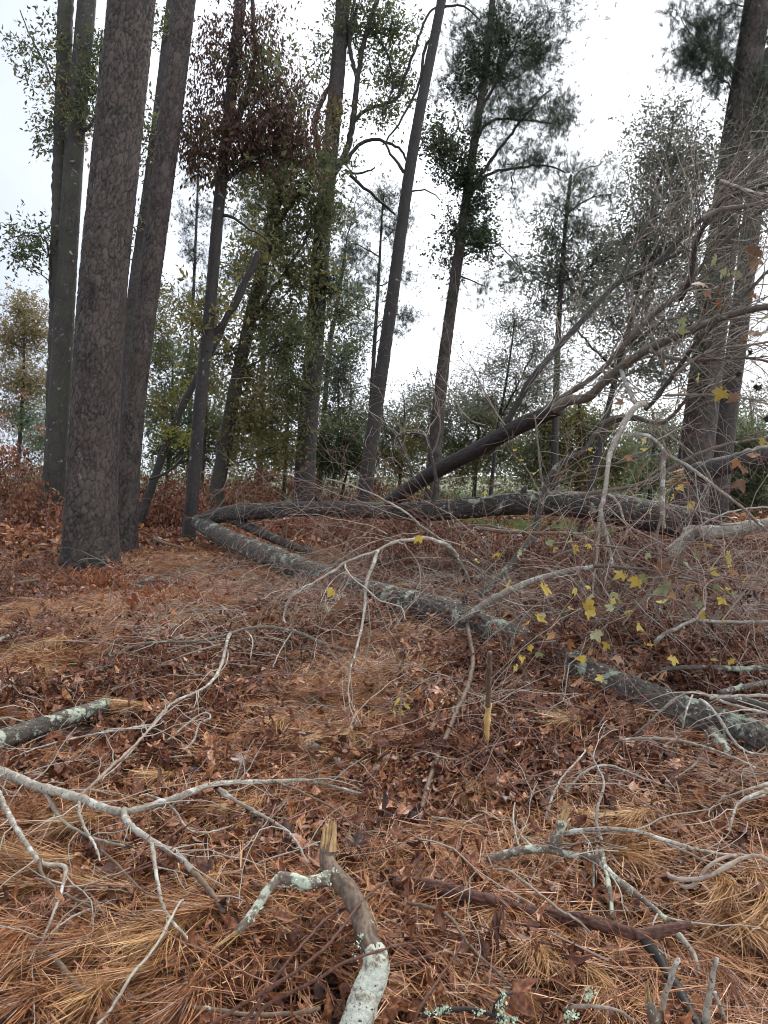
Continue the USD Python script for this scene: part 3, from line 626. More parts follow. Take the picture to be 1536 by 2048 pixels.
tree('brown_leaved_tree', 'slim dark tree with a crown of withered brown leaves', 'tree', [(378, 1072, 14), (390, 930), (402, 790), (420, 620), (437, 420), (455, 260), (468, 120), (482, 0), (488, -80)], 26, 20, 'dark_bark', sides=48, step=.04, plate=.05, amp=.012, style='furrows', seed=5, stretch=3,
     limbs=[([(440, 430, 14), (475, 438), (500, 458), (522, 470), (540, 490)], 7, 2), ([(455, 290, 14), (490, 200), (510, 100), (505, 0), (500, -60)], 12, 7), ([(405, 690, 14.1), (440, 655), (470, 610), (500, 545), (516, 505)], 14, 12)],
     blobs=[(392, 215, 26, 70, 'brown', 20), (375, 290, 26, 46, 'brown', 18), (470, 130, 50, 80, 'brown', 40), (520, 100, 34, 60, 'brown', 20), (550, 210, 70, 70, 'brown', 56), (480, 250, 100, 50, 'brown', 72), (570, 270, 60, 36, 'brown', 34), (600, 195, 36, 60, 'brown', 22), (435, 190, 40, 60, 'brown', 22), (440, 260, 60, 50, 'olive', 16), (560, 300, 70, 40, 'green', 26), (520, 180, 60, 60, 'green', 12), (415, 60, 24, 50, 'brown', 12), (480, 30, 60, 44, 'brown', 22), (535, 45, 20, 40, 'brown', 8), (500, 305, 110, 26, 'brown', 30), (615, 290, 30, 50, 'brown', 14), (560, 120, 30, 40, 'brown', 9), (420, 300, 40, 34, 'brown', 16),
            (420, 640, 22, 40, 'olive', 14)])
tree('slanting_tree', 'dark thin trunk leaning right behind the slim brown-leaved tree', 'tree', [(312, 948, 17), (340, 870), (372, 800), (400, 745), (430, 690), (470, 600), (498, 545)], 18, 9, 'dark_bark', sides=32, step=.06, plate=.06, amp=.01, style='furrows', seed=6, stretch=3,
     blobs=[(512, 490, 30, 30, 'olive', 16), (360, 760, 26, 30, 'yellowgreen', 12), (345, 870, 26, 22, 'yellowgreen', 16), (372, 880, 14, 12, 'yellowgreen', 6), (330, 800, 20, 50, 'olive', 12)])
tree('vine_covered_tree', 'middle trunk smothered in olive leaves behind the slim brown-leaved tree', 'tree', [(442, 935, 21), (470, 780), (500, 640), (528, 520), (550, 420), (570, 300), (585, 200)], 30, 18, 'mossy_bark', sides=36, step=.07, plate=.07, amp=.012, style='furrows', seed=7,
     limbs=[([(500, 650, 21), (560, 560), (620, 460), (650, 380)], 9, 4), ([(540, 470, 21), (590, 400), (640, 330), (660, 300)], 9, 4), ([(480, 720, 21), (430, 650), (390, 600)], 7, 3)],
     blobs=[(640, 330, 52, 44, 'green', 56), (590, 390, 80, 56, 'olive', 100), (545, 340, 50, 40, 'green', 44), (655, 430, 36, 56, 'green', 52), (560, 470, 80, 52, 'green', 90), (500, 540, 60, 44, 'green', 44), (600, 550, 60, 60, 'olive', 70), (530, 630, 80, 50, 'olive', 80), (590, 680, 56, 60, 'green', 70), (440, 610, 56, 36, 'olive', 36), (385, 650, 44, 30, 'olive', 26), (505, 750, 60, 44, 'olive', 56), (590, 770, 46, 56, 'green', 52), (430, 710, 44, 34, 'olive', 30), (520, 840, 56, 44, 'olive', 46), (570, 880, 40, 40, 'olive', 30), (480, 900, 40, 40, 'olive', 24), (545, 800, 40, 50, 'autumn', 20)])
tree('forked_tree', 'tall stout hardwood in the middle with twisting bare forks', 'tree', [(610, 945, 22), (618, 820), (628, 700), (640, 520), (658, 330), (672, 180), (682, 60), (690, -60)], 42, 26, 'far_pine_bark', sides=56, step=.055, plate=.08, amp=.016, style='furrows', seed=8, stretch=3, limb_mat='dark_bark',
     limbs=[([(650, 400, 22), (640, 320), (632, 240), (650, 190), (672, 150)], 10, 9), ([(652, 360, 21.8), (690, 310), (706, 240), (716, 150), (735, 60), (760, -10)], 14, 8), ([(690, 330, 21.7), (740, 280), (775, 285), (800, 300), (815, 330)], 8, 4), ([(700, 350, 21.7), (745, 390), (780, 420), (790, 430)], 7, 4), ([(706, 250, 21.8), (745, 215), (790, 200), (810, 150), (830, 100), (850, 40), (885, 5)], 8, 4), ([(716, 160, 21.8), (700, 90), (705, 20), (720, -30)], 8, 6), ([(680, 110, 22), (700, 70), (715, 10)], 9, 6), ([(735, 60, 21.8), (770, 100), (785, 150), (765, 230)], 6, 3), ([(690, 340, 21.8), (720, 346), (750, 335)], 6, 3)],
     blobs=[(715, 70, 50, 60, 'green', 34), (790, 60, 46, 50, 'green', 44), (800, 140, 46, 56, 'green', 44), (770, 220, 50, 36, 'green', 22), (640, 130, 24, 50, 'green', 12), (690, 30, 40, 30, 'green', 18), (655, 560, 26, 60, 'ivy', 60), (640, 450, 22, 60, 'ivy', 44), (625, 720, 24, 60, 'ivy', 36), (690, 620, 44, 50, 'green', 40), (745, 30, 34, 30, 'green', 20), (665, 250, 18, 60, 'olive', 16)])
tree('pine_tree', 'dark bare pine leaning right in the centre, foliage out of view', 'pine tree', [(732, 965, 16), (746, 860), (768, 710), (788, 570), (818, 350), (846, 190), (872, 60), (890, -40)], 30, 17, 'dark_bark', sides=56, step=.045, plate=.07, amp=.012, seed=9,
     limbs=[([(868, 75, 16), (850, 95), (842, 150), (820, 210), (790, 260), (765, 290)], 7, 3), ([(878, 30, 16), (890, 15), (905, 8), (930, 15), (960, 40)], 6, 3), ([(808, 345, 16), (790, 320), (770, 285)], 7, 4), ([(815, 385, 16), (850, 380), (880, 400)], 4, 2)])
tree('pine_tree', 'thin far pine beside the dark leaning centre pine', 'pine tree', [(738, 900, 32), (745, 760), (752, 640), (758, 545), (764, 430), (768, 385)], 13, 3, 'far_pine_bark', sides=20, step=.2, plate=.12, amp=.01, seed=10,
     blobs=[(768, 395, 30, 30, 'farpine', 40), (750, 560, 44, 40, 'farpine', 40), (790, 460, 44, 50, 'farpine', 60), (760, 430, 40, 40, 'farpine', 40), (730, 510, 50, 40, 'farpine', 46), (805, 540, 40, 30, 'farpine', 30), (820, 625, 34, 26, 'farpine', 34), (700, 600, 46, 36, 'farpine', 40), (800, 660, 30, 26, 'farpine', 20), (720, 660, 40, 30, 'farpine', 30), (690, 480, 40, 50, 'farpine', 40)])
tree('ivy_clad_pine', 'tall pine right of centre with ivy on its trunk and a broad crown', 'pine tree', [(870, 905, 20), (880, 790), (893, 680), (910, 560), (930, 420), (945, 310), (962, 200), (976, 90), (985, 0), (990, -60)], 30, 10, 'pine_bark', sides=48, step=.05, plate=.07, amp=.012, seed=11, limb_mat='dark_bark',
     limbs=[([(935, 400, 20), (975, 330), (1020, 270), (1060, 220), (1100, 180)], 8, 3), ([(950, 290, 20), (990, 240), (1040, 240), (1110, 245)], 7, 3), ([(930, 430, 20), (985, 345), (1040, 335), (1080, 330), (1130, 345)], 7, 3), ([(960, 220, 20), (1000, 150), (1030, 90)], 7, 3), ([(915, 550, 20), (940, 560), (975, 572)], 4, 2), ([(925, 460, 20), (980, 480), (1020, 510), (1045, 550)], 4, 2), ([(935, 380, 20), (900, 350), (860, 310)], 5, 2)],
     blobs=[(1000, 50, 70, 50, 'pine', 130), (1075, 110, 46, 70, 'pine', 120), (1000, 150, 76, 60, 'pine', 160), (1040, 220, 80, 44, 'pine', 120), (935, 80, 50, 70, 'pine', 110), (1110, 230, 40, 26, 'pine', 50), (1080, 320, 60, 30, 'pine', 60), (1140, 200, 26, 22, 'pine', 22), (1010, 330, 50, 50, 'pine', 44), (1140, 345, 36, 20, 'pine', 22), (905, 180, 46, 50, 'pine', 46), (880, 280, 40, 40, 'green', 34), (1150, 10, 50, 20, 'pine', 26), (1090, 20, 50, 30, 'pine', 40), (960, 250, 50, 40, 'pine', 46), (1030, 400, 26, 40, 'pine', 16),
            (950, 130, 40, 60, 'ivy', 40), (1000, 80, 44, 50, 'ivy', 34), (925, 345, 44, 50, 'ivy', 70), (955, 395, 36, 40, 'ivy', 50), (945, 465, 40, 50, 'ivy', 64), (975, 480, 26, 40, 'ivy', 34), (895, 460, 24, 50, 'ivy', 36), (890, 300, 36, 34, 'ivy', 46), (905, 520, 22, 30, 'ivy', 20), (975, 575, 26, 22, 'pine', 14), (895, 600, 12, 20, 'pine', 5), (1020, 520, 40, 40, 'pine', 22), (1045, 560, 30, 24, 'pine', 14)])
tree('slender_pine', 'slender pine with a bushy crown, right of the ivy-clad pine', 'pine tree', [(1108, 960, 26), (1112, 800), (1117, 660), (1124, 540), (1132, 440), (1142, 350)], 17, 6, 'far_pine_bark', sides=24, step=.12, plate=.09, amp=.01, seed=12,
     blobs=[(1170, 350, 44, 36, 'pine', 60), (1230, 390, 40, 40, 'pine', 56), (1130, 410, 44, 40, 'pine', 56), (1095, 470, 44, 40, 'gray', 60), (1180, 450, 64, 44, 'pine', 80), (1235, 510, 54, 56, 'gray', 100), (1135, 540, 60, 50, 'gray', 100), (1060, 540, 34, 34, 'gray', 34), (1180, 600, 60, 50, 'gray', 90), (1085, 600, 40, 36, 'gray', 40), (1090, 410, 24, 24, 'pine', 16), (1210, 330, 24, 20, 'pine', 18)])
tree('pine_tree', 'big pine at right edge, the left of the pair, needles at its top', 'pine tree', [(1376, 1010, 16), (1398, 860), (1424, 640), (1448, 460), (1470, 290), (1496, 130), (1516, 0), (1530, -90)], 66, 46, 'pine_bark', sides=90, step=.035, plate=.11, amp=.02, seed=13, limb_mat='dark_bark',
     limbs=[([(1478, 240, 16), (1450, 120), (1420, 105), (1395, 85)], 5, 3), ([(1500, 110, 16), (1530, 80), (1560, 60)], 8, 4), ([(1480, 260, 16), (1520, 250), (1545, 200)], 6, 3)],
     blobs=[(1400, 50, 26, 26, 'pine', 44), (1375, 90, 22, 18, 'pine', 26), (1405, 105, 30, 26, 'pine', 40), (1440, 75, 30, 40, 'pine', 44), (1450, 130, 30, 30, 'pine', 34), (1420, 150, 26, 16, 'pine', 20), (1350, 20, 16, 24, 'pine', 10), (1450, 10, 24, 20, 'pine', 20), (1525, 60, 24, 40, 'pine', 30), (1520, 170, 24, 40, 'pine', 36), (1525, 260, 24, 60, 'gray', 44), (1515, 370, 24, 60, 'gray', 40), (1380, 130, 22, 14, 'pine', 16)])
tree('pine_tree', 'second pine of the right-hand pair, standing a little farther back', 'pine tree', [(1436, 985, 20), (1452, 850), (1472, 700), (1492, 540), (1508, 400), (1525, 250), (1545, 100)], 40, 30, 'far_pine_bark', sides=56, step=.05, plate=.09, amp=.014, seed=14)
tree('small_leaved_tree', 'grey-green small-leaved tree with airy crown before the right pines', 'tree', [(1180, 985, 15), (1205, 870), (1235, 740), (1262, 640), (1285, 540), (1300, 430), (1330, 320), (1345, 255)], 16, 4, 'dark_bark', sides=24, step=.08, plate=.06, amp=.008, style='furrows', seed=15,
     limbs=[([(1262, 640, 15), (1310, 560), (1360, 470), (1410, 400)], 8, 3), ([(1235, 740, 15), (1180, 690), (1140, 640)], 6, 3), ([(1285, 540, 15), (1350, 480), (1400, 460)], 6, 3)],
     blobs=[(1345, 230, 22, 26, 'smallgray', 18), (1310, 265, 30, 30, 'smallgray', 26), (1350, 310, 44, 44, 'smallgray', 56), (1290, 350, 30, 50, 'smallgray', 34), (1275, 450, 40, 50, 'smallgray', 60), (1350, 400, 56, 56, 'smallgray', 90), (1400, 330, 34, 50, 'smallgray', 44), (1330, 490, 60, 44, 'smallgray', 80), (1270, 560, 50, 44, 'smallgray', 60), (1390, 540, 50, 50, 'smallgray', 60), (1300, 640, 60, 44, 'smallgray', 60), (1220, 640, 44, 40, 'smallgray', 40), (1380, 650, 40, 50, 'smallgray', 50), (1240, 720, 50, 40, 'smallgray', 50), (1330, 730, 60, 40, 'smallgray', 60), (1450, 600, 44, 60, 'smallgray', 50), (1490, 480, 30, 60, 'smallgray', 36)])
tree('feathery_tree', 'grey feathery tree with two thin stems behind the leaning trunk', 'tree', [(985, 950, 24), (995, 860), (1010, 780), (1022, 700), (1030, 640)], 9, 3, 'dark_bark', sides=16, step=.15, plate=.06, amp=.006, style='furrows', seed=16,
     limbs=[([(1000, 840, 24), (1040, 760), (1070, 700)], 5, 2)],
     blobs=[(1030, 650, 36, 30, 'smallgray', 46), (1070, 690, 50, 44, 'smallgray', 70), (1000, 730, 60, 40, 'smallgray', 70), (1080, 760, 64, 40, 'smallgray', 90), (960, 800, 50, 30, 'smallgray', 50), (1010, 640, 18, 20, 'smallgray', 12), (1120, 720, 44, 50, 'smallgray', 50), (1040, 810, 50, 30, 'gray', 40)])
tree('pine_tree', 'faint slim pine seen between the left pines and the brown crown', 'pine tree', [(378, 900, 34), (383, 700), (388, 560), (393, 440), (397, 330)], 9, 4, 'far_pine_bark', sides=16, step=.25, plate=.1, amp=.006, seed=17,
     blobs=[(392, 360, 34, 40, 'farpine', 34), (378, 440, 36, 36, 'farpine', 34), (405, 430, 26, 30, 'farpine', 20), (385, 520, 40, 30, 'farpine', 34), (365, 500, 24, 24, 'farpine', 12), (400, 580, 34, 24, 'farpine', 22), (370, 610, 30, 20, 'farpine', 14)])
tree('pine_tree', 'far pine whose crown shows below the brown-leaved crown', 'pine tree', [(520, 940, 33), (525, 760), (530, 600), (536, 450), (540, 360)], 13, 5, 'far_pine_bark', sides=16, step=.25, plate=.1, amp=.006, seed=18,
     blobs=[(490, 410, 46, 40, 'farpine', 60), (545, 400, 44, 50, 'farpine', 60), (500, 480, 50, 40, 'farpine', 60), (560, 480, 50, 40, 'farpine', 56), (470, 550, 44, 30, 'farpine', 40), (540, 560, 50, 30, 'farpine', 44), (495, 360, 30, 24, 'farpine', 24)])
tree('pine_tree', 'far pair-stemmed pine left of the dark centre pine', 'pine tree', [(640, 940, 34), (650, 800), (662, 680), (676, 600), (690, 500)], 14, 5, 'far_pine_bark', sides=16, step=.25, plate=.1, amp=.006, seed=19,
     limbs=[([(652, 780, 34), (655, 700), (665, 640)], 6, 3)],
     blobs=[(705, 440, 40, 40, 'farpine', 44), (690, 540, 50, 40, 'farpine', 50), (720, 590, 40, 40, 'farpine', 40), (660, 600, 40, 50, 'farpine', 44), (700, 690, 40, 40, 'gray', 40), (660, 740, 36, 50, 'green', 40), (720, 380, 30, 40, 'farpine', 24)])
# the mixed background trees and shrubs at the wood's edge
def edge_tree(label, base, top, w, mat, blobs, seed, name='broadleaf_tree', cat='tree'):
    tree(name, label, cat, [base, ((base[0] + top[0]) / 2 + 4, (base[1] + top[1]) / 2), top], w, w * .35, mat, blobs=blobs, sides=14, step=.3, plate=.12, amp=.008, style='furrows', seed=seed, boost=1.7)
edge_tree('yellowing tree at the left edge beyond the twin trunks', (35, 945, 32), (48, 620), 10, 'mossy_bark', [(40, 620, 40, 30, 'autumn', 46), (20, 680, 50, 44, 'autumn', 60), (70, 670, 34, 50, 'autumn', 44), (40, 760, 60, 44, 'autumn', 60), (15, 820, 40, 44, 'autumn', 40), (85, 760, 30, 50, 'autumn', 30), (60, 840, 44, 30, 'fresh', 30)], 31)
edge_tree('pale green tree between the thick pine and the twin trunks', (140, 950, 36), (146, 700), 9, 'mossy_bark', [(130, 740, 34, 44, 'fresh', 40), (120, 830, 50, 44, 'fresh', 56), (150, 680, 24, 34, 'autumn', 22), (110, 890, 50, 30, 'fresh', 40), (60, 880, 50, 26, 'fresh', 40)], 32)
edge_tree('light green tree behind the leaning left trunk', (335, 950, 30), (345, 720), 9, 'mossy_bark', [(330, 700, 40, 40, 'fresh', 44), (350, 790, 44, 40, 'fresh', 50), (300, 830, 40, 44, 'fresh', 46), (360, 870, 40, 34, 'fresh', 40), (420, 830, 44, 50, 'fresh', 50), (400, 900, 50, 26, 'green', 40), (320, 640, 30, 30, 'olive', 24), (470, 870, 44, 44, 'green', 44), (330, 905, 30, 24, 'green', 20)], 33)
edge_tree('dark evergreen shrub at the foot of the forked hardwood', (690, 962, 26), (700, 880), 8, 'dark_bark', [(690, 890, 34, 40, 'ivy', 90), (665, 930, 26, 24, 'ivy', 44), (715, 920, 26, 30, 'ivy', 50), (640, 900, 20, 40, 'ivy', 40), (655, 860, 24, 26, 'green', 24)], 34, 'evergreen_shrub', 'shrub')
edge_tree('olive thicket tree right of the centre pine', (800, 955, 36), (808, 800), 8, 'mossy_bark', [(790, 860, 44, 40, 'gray', 60), (830, 820, 34, 34, 'gray', 40), (760, 900, 50, 34, 'green', 50), (840, 890, 50, 34, 'green', 56), (790, 925, 60, 20, 'olive', 40), (705, 830, 34, 40, 'gray', 34)], 35)
edge_tree('green tree behind the lower end of the leaning trunk', (950, 965, 34), (955, 780), 9, 'mossy_bark', [(950, 830, 56, 40, 'green', 80), (900, 880, 50, 34, 'green', 60), (1000, 850, 50, 44, 'olive', 70), (960, 900, 60, 34, 'green', 70), (1030, 900, 50, 34, 'green', 60), (900, 930, 60, 20, 'olive', 44), (920, 790, 34, 30, 'gray', 26)], 36)
edge_tree('dense olive tree behind the raised trunk, middle right', (1155, 980, 30), (1158, 800), 16, 'mossy_bark', [(1150, 840, 60, 40, 'olive', 90), (1080, 890, 56, 36, 'green', 70), (1210, 860, 56, 40, 'green', 80), (1140, 910, 70, 36, 'olive', 90), (1230, 920, 56, 34, 'green', 70), (1060, 940, 60, 24, 'green', 50), (1180, 955, 60, 24, 'olive', 50), (1100, 840, 50, 40, 'olive', 50)], 37)
edge_tree('bright green tree between small-leaved tree and right pines', (1300, 990, 34), (1305, 820), 10, 'mossy_bark', [(1300, 860, 50, 40, 'fresh', 60), (1260, 910, 44, 40, 'fresh', 56), (1330, 930, 50, 34, 'fresh', 56), (1290, 960, 56, 24, 'green', 50), (1350, 870, 40, 44, 'green', 46)], 38)
edge_tree('dark green shrub at the right edge behind the broken trunk', (1480, 1040, 24), (1478, 920), 9, 'dark_bark', [(1480, 960, 50, 34, 'green', 80), (1520, 920, 34, 34, 'green', 60), (1430, 990, 44, 26, 'green', 50), (1515, 1000, 34, 24, 'ivy', 40), (1490, 890, 40, 30, 'green', 44), (1460, 1015, 60, 16, 'green', 50)], 39, 'evergreen_shrub', 'shrub')
edge_tree('bluish green tree at far right behind the second pine', (1500, 985, 40), (1500, 800), 9, 'mossy_bark', [(1480, 850, 40, 34, 'fresh', 50), (1520, 860, 34, 44, 'fresh', 50), (1450, 900, 44, 34, 'green', 46), (1525, 800, 24, 24, 'gray', 20)], 40)

edge_tree('small green tree between the slanting trunk and the vine-covered one', (405, 950, 29), (412, 690), 8, 'mossy_bark', [(400, 700, 36, 36, 'green', 30), (420, 770, 46, 40, 'olive', 40), (380, 740, 34, 40, 'fresh', 26), (440, 850, 44, 40, 'green', 36), (330, 600, 26, 40, 'olive', 16), (300, 720, 26, 50, 'olive', 24)], 43)
edge_tree('leafy tree filling the gap left of the forked hardwood', (570, 950, 28), (575, 700), 9, 'mossy_bark', [(560, 720, 44, 50, 'green', 44), (590, 800, 44, 44, 'olive', 40), (540, 860, 50, 40, 'green', 40), (600, 640, 34, 44, 'green', 26), (580, 910, 50, 24, 'olive', 30), (500, 820, 40, 50, 'olive', 34)], 44)
edge_tree('grey-green tree between the forked hardwood and the centre pine', (668, 950, 31), (676, 740), 8, 'mossy_bark', [(680, 760, 36, 44, 'gray', 40), (660, 830, 34, 40, 'green', 36), (705, 780, 30, 40, 'gray', 26), (690, 700, 34, 40, 'green', 26), (720, 860, 30, 40, 'green', 26)], 45)
edge_tree('wispy grey tree behind the ivy-clad pine foot', (860, 950, 33), (858, 780), 7, 'mossy_bark', [(850, 800, 34, 34, 'gray', 30), (880, 850, 40, 34, 'gray', 36), (820, 870, 40, 34, 'olive', 30), (905, 820, 30, 30, 'gray', 22)], 46)
# the wood's far edge: low mixed thicket that reads as one mass
r = np.random.default_rng(91)
th = thing('thicket', 'mixed green and olive undergrowth along the far edge of the wood', 'thicket', (0, 40, 0), kind='stuff')
for kind, n, lo in (('green', 560, 0), ('olive', 520, 0), ('gray', 700, 0), ('fresh', 560, 0), ('autumn', 200, 0)):
    y = r.uniform(34, 50, n); x = r.uniform(-1, 1, n) * .6 * y
    top = 1.3 + 4.2 * meshkit.fbm(np.stack([x * .22, y * .1, 0 * x], -1), 2, 77) ** 1.4 + 1.2 * meshkit.fbm(np.stack([x * .9, y * .3, 0 * x + 4], -1), 2, 78)
    z = top * r.uniform(.02, 1, n) ** 1.05
    z = np.where((x < -.44 * y) & (z > .9), z * .5, z)
    baked(th, 'foliage', SP[kind], np.stack([x, y, z], 1), norm(r.normal(size=(n, 4))), r.uniform(1.2, 1.9, n), r)
# ------------------------------------------------------------ fallen and leaning trees
def limb_of(parent, name, px, w0, w1, mat, sides=8, step=.06, wob=.004, r=rng, knots=True, label=None):
    """px: (pixel, pixel, distance) along the limb; w0, w1 widths in pixels of the photograph"""
    q = at_path(px); rad = np.linspace(w0, w1, len(q)) / 2 * q[:, 1] / F
    pp = smooth_path(np.column_stack([q, rad]), step)
    pp[1:-1, :3] += np.cumsum(r.normal(0, wob, (len(pp) - 2, 3)), 0) * .3 + r.normal(0, wob * .5, (len(pp) - 2, 3))
    ra = pp[:, 3] * (1 + (r.normal(0, .07, len(pp)) if knots else 0))
    part(parent, name, tube(pp[:, :3], ra, sides), mat if isinstance(mat, str) and mat.startswith('/') else M[mat], label=label)
    return pp
def splinter(p, d, rad, L, r, n=9):
    n = int(n * 1.7)
    d = norm(np.asarray(d, float)); ms = []
    for k in range(n):
        o = r.normal(size=3); o = norm(o - d * (o @ d)) * rad * r.uniform(0, .85)
        l = L * r.uniform(.35, 1); t = norm(d + r.normal(0, .06, 3))
        ms.append(tube(np.array([p + o - d * rad * .4, p + o + t * l * .5, p + o + t * l]), [rad * .3, rad * .2, rad * .03], 4, tone=r.uniform(0, .9)))
    return join(ms)
def hang_leaves(parent, items, r, name='leaf'):
    """single leaves big enough to tell apart: (px, py, colour letter, size in px, distance)"""
    mats = dict(Y='yellow_leaf', O='orange_leaf', L='lime_leaf', T='tan_leaf')
    for (px, py, c, s, d) in items:
        p = P(px, py, d); L = s * d / F * 1.15
        a = r.uniform(0, 6.28); dr = norm(np.array([.6 * math.cos(a), .6 * math.sin(a), -1.0 * r.uniform(.1, 1)]))
        m = moved(lobed_leaf(r, L * r.uniform(.75, 1.1), r.choice([-2.2, -1.2, 1.4, 2.4]), .35), align(dr, r.uniform(0, 6.28)), p - dr * L * .45)
        part(parent, name, m, M[mats[c]], smooth=True)

r = np.random.default_rng(41)
A = [(398, 1044, 13.6), (420, 1058, 13.), (470, 1085, 11.8), (540, 1113, 10.4), (640, 1153, 8.9), (760, 1192, 7.6), (900, 1232, 6.5), (1000, 1272, 5.85), (1100, 1316, 5.3), (1250, 1385, 4.5), (1410, 1447, 3.95), (1536, 1495, 3.62), (1640, 1535, 3.4)]
B = [(402, 1050, 13.55), (412, 1040, 13.4), (440, 1030, 13.1), (500, 1024, 12.4), (600, 1018, 11.5), (700, 1018, 10.8), (800, 1023, 10.), (900, 1019, 9.4), (1000, 1009, 9.), (1100, 1006, 8.6), (1200, 1015, 8.2), (1300, 1032, 7.9), (1390, 1050, 7.6)]
fa = thing('fallen_tree', 'long fallen twin-stemmed tree lying in a V across the leaf litter', 'fallen tree', P(405, 1075, 13.5))
pa = at_path(A); ra_ = np.interp(pa[:, 1], [3.4, 4.5, 6.5, 8.9, 12, 13.6], [0.112, .112, .14, .155, .165, .15])
part(fa, 'trunk', bark_trunk(pa, ra_, 100, .014, .034, .014, 3.2, 51, 'furrows', 0, .10), M['log_bark'])
pb = at_path(B); rb_ = np.interp(pb[:, 1], [7.5, 8.2, 9, 10.5, 12.5, 13.5], [.175, .165, .135, .115, .13, .15])
part(fa, 'raised_stem', bark_trunk(pb, rb_, 84, .018, .04, .017, 3.6, 52, 'furrows', 0, .10), M['stem_bark'], label='dark raised stem held off the ground')
limb_of(fa, 'limb', [(455, 1032, 12.9), (490, 1048, 12.6), (540, 1072, 12.), (620, 1102, 11.4)], 26, 16, 'stem_bark', 12)
part(fa, 'broken_end', splinter(pb[-1], pb[-1] - pb[-2] + [0, 0, .03], .15, .42, r, 16), M['dark_bark'])
for (px, py, d, w, dx, dy, l) in [(1045, 985, 8.8, 12, .3, .6, .12), (640, 1005, 11.2, 9, -.2, 1, .1), (1010, 1003, 8.85, 16, -.6, -.7, .2), (515, 1136, 10.6, 14, -.5, -.3, .12), (930, 1212, 6.4, 12, 0, 1, .1), (700, 998, 10.8, 8, .1, 1, .1)]:
    p = P(px, py, d); part(fa, 'stub', tube(np.array([p, p + np.array([dx, -.3, dy]) * l * .6, p + np.array([dx, -.3, dy]) * l]), np.array([1, .9, .7]) * w * d / F / 2, 8), M['stem_bark'])
part(fa, 'stub', tube(at_path([(1425, 1462, 3.8), (1452, 1502, 3.62), (1472, 1535, 3.5)]), [.035, .03, .012], 8), M['lichen_bark'], label='lichen-crusted broken stub under the trunk')
# branches of the fallen tree: hand placed, then finer twigs grown from them
fb = []
def fbr(px, w0, w1, mat='limb_bark', sides=7): 
    pp = limb_of(fa, 'branch', px, w0, w1, mat, sides, .04, .004, r); fb.append(pp); return pp
fbr([(925, 1242, 6.1), (960, 1216, 5.95), (1010, 1186, 5.8), (1060, 1164, 5.7), (1120, 1146, 5.6), (1186, 1133, 5.5)], 17, 10, 'pale_bark')
fbr([(1186, 1133, 5.5), (1260, 1136, 5.4), (1340, 1150, 5.3), (1420, 1170, 5.2)], 8, 4, 'limb_bark')
fbr([(935, 1250, 6.0), (942, 1290, 5.4), (945, 1330, 4.9), (934, 1372, 4.4), (910, 1430, 3.9), (880, 1505, 3.4), (850, 1590, 3.05), (832, 1660, 2.8), (816, 1722, 2.62)], 9, 11, 'brown_bark')
fbr([(915, 1112, 5.6), (900, 1095, 5.5), (880, 1084, 5.4), (850, 1076, 5.3), (828, 1079, 5.2), (800, 1082, 5.1), (775, 1092, 5.05), (752, 1104, 5.), (725, 1112, 4.95), (690, 1128, 4.9), (660, 1148, 4.85), (625, 1168, 4.8), (592, 1183, 4.75), (574, 1215, 4.72), (570, 1246, 4.7)], 9, 3, 'pale_bark')
fbr([(755, 1102, 5.), (745, 1132, 4.9), (733, 1162, 4.8), (730, 1200, 4.72), (724, 1250, 4.6), (712, 1300, 4.45), (700, 1345, 4.3)], 8, 4, 'pale_bark')
fbr([(700, 1345, 4.3), (697, 1395, 4.2), (706, 1430, 4.1), (735, 1470, 3.95)], 3, 2, 'pale_twig', 5)
fbr([(840, 1052, 6.4), (820, 1030, 6.4), (770, 1000, 6.5), (730, 980, 6.6), (690, 965, 6.7), (655, 957, 6.8)], 5, 2, 'pale_twig', 5)
fbr([(840, 1052, 6.4), (880, 1078, 6.2), (905, 1100, 6.), (925, 1130, 5.9), (940, 1165, 5.8)], 6, 4, 'limb_bark')
fbr([(690, 1128, 4.9), (700, 1150, 4.8), (730, 1175, 4.75), (770, 1205, 4.7), (800, 1212, 4.65), (810, 1240, 4.6)], 4, 2, 'pale_twig', 5)
fbr([(1068, 1078, 6.8), (1076, 1032, 6.8), (1088, 985, 6.8), (1094, 960, 6.8), (1128, 920, 6.85), (1168, 898, 6.9), (1193, 865, 6.95), (1243, 838, 7.), (1330, 850, 6.9)], 13, 7, 'stem_bark', 8)
fbr([(1068, 1078, 6.8), (1040, 1105, 6.7), (1012, 1140, 6.6), (985, 1165, 6.5), (960, 1190, 6.45)], 13, 13, 'log_bark', 8)
fbr([(1088, 985, 6.8), (1080, 930, 6.85), (1075, 880, 6.9), (1070, 830, 6.95)], 6, 3, 'limb_bark')
fbr([(860, 1035, 9.2), (866, 1000, 9.1), (872, 960, 9.0), (864, 920, 9.), (855, 885, 9.), (845, 870, 9.), (780, 880, 9.1)], 10, 4, 'stem_bark')
fbr([(862, 910, 9.), (880, 850, 9.), (870, 790, 9.1), (860, 740, 9.2)], 4, 2, 'limb_bark', 5)
fbr([(830, 965, 9.2), (812, 915, 9.2), (790, 870, 9.3), (768, 840, 9.4), (768, 800, 9.4)], 6, 3, 'stem_bark')
fbr([(1290, 810, 6.2), (1263, 822, 6.), (1230, 880, 5.9), (1215, 925, 5.8), (1208, 985, 5.7), (1200, 1022, 5.65), (1208, 1062, 5.6), (1218, 1100, 5.55), (1225, 1140, 5.5)], 13, 6, 'pale_bark')
fbr([(1200, 1022, 5.65), (1196, 1080, 5.6), (1190, 1140, 5.55), (1185, 1190, 5.5)], 6, 3, 'pale_bark')
fbr([(1215, 990, 5.7), (1240, 1015, 5.6), (1248, 1042, 5.6), (1290, 1070, 5.5), (1340, 1095, 5.4)], 6, 3, 'pale_bark', 6)
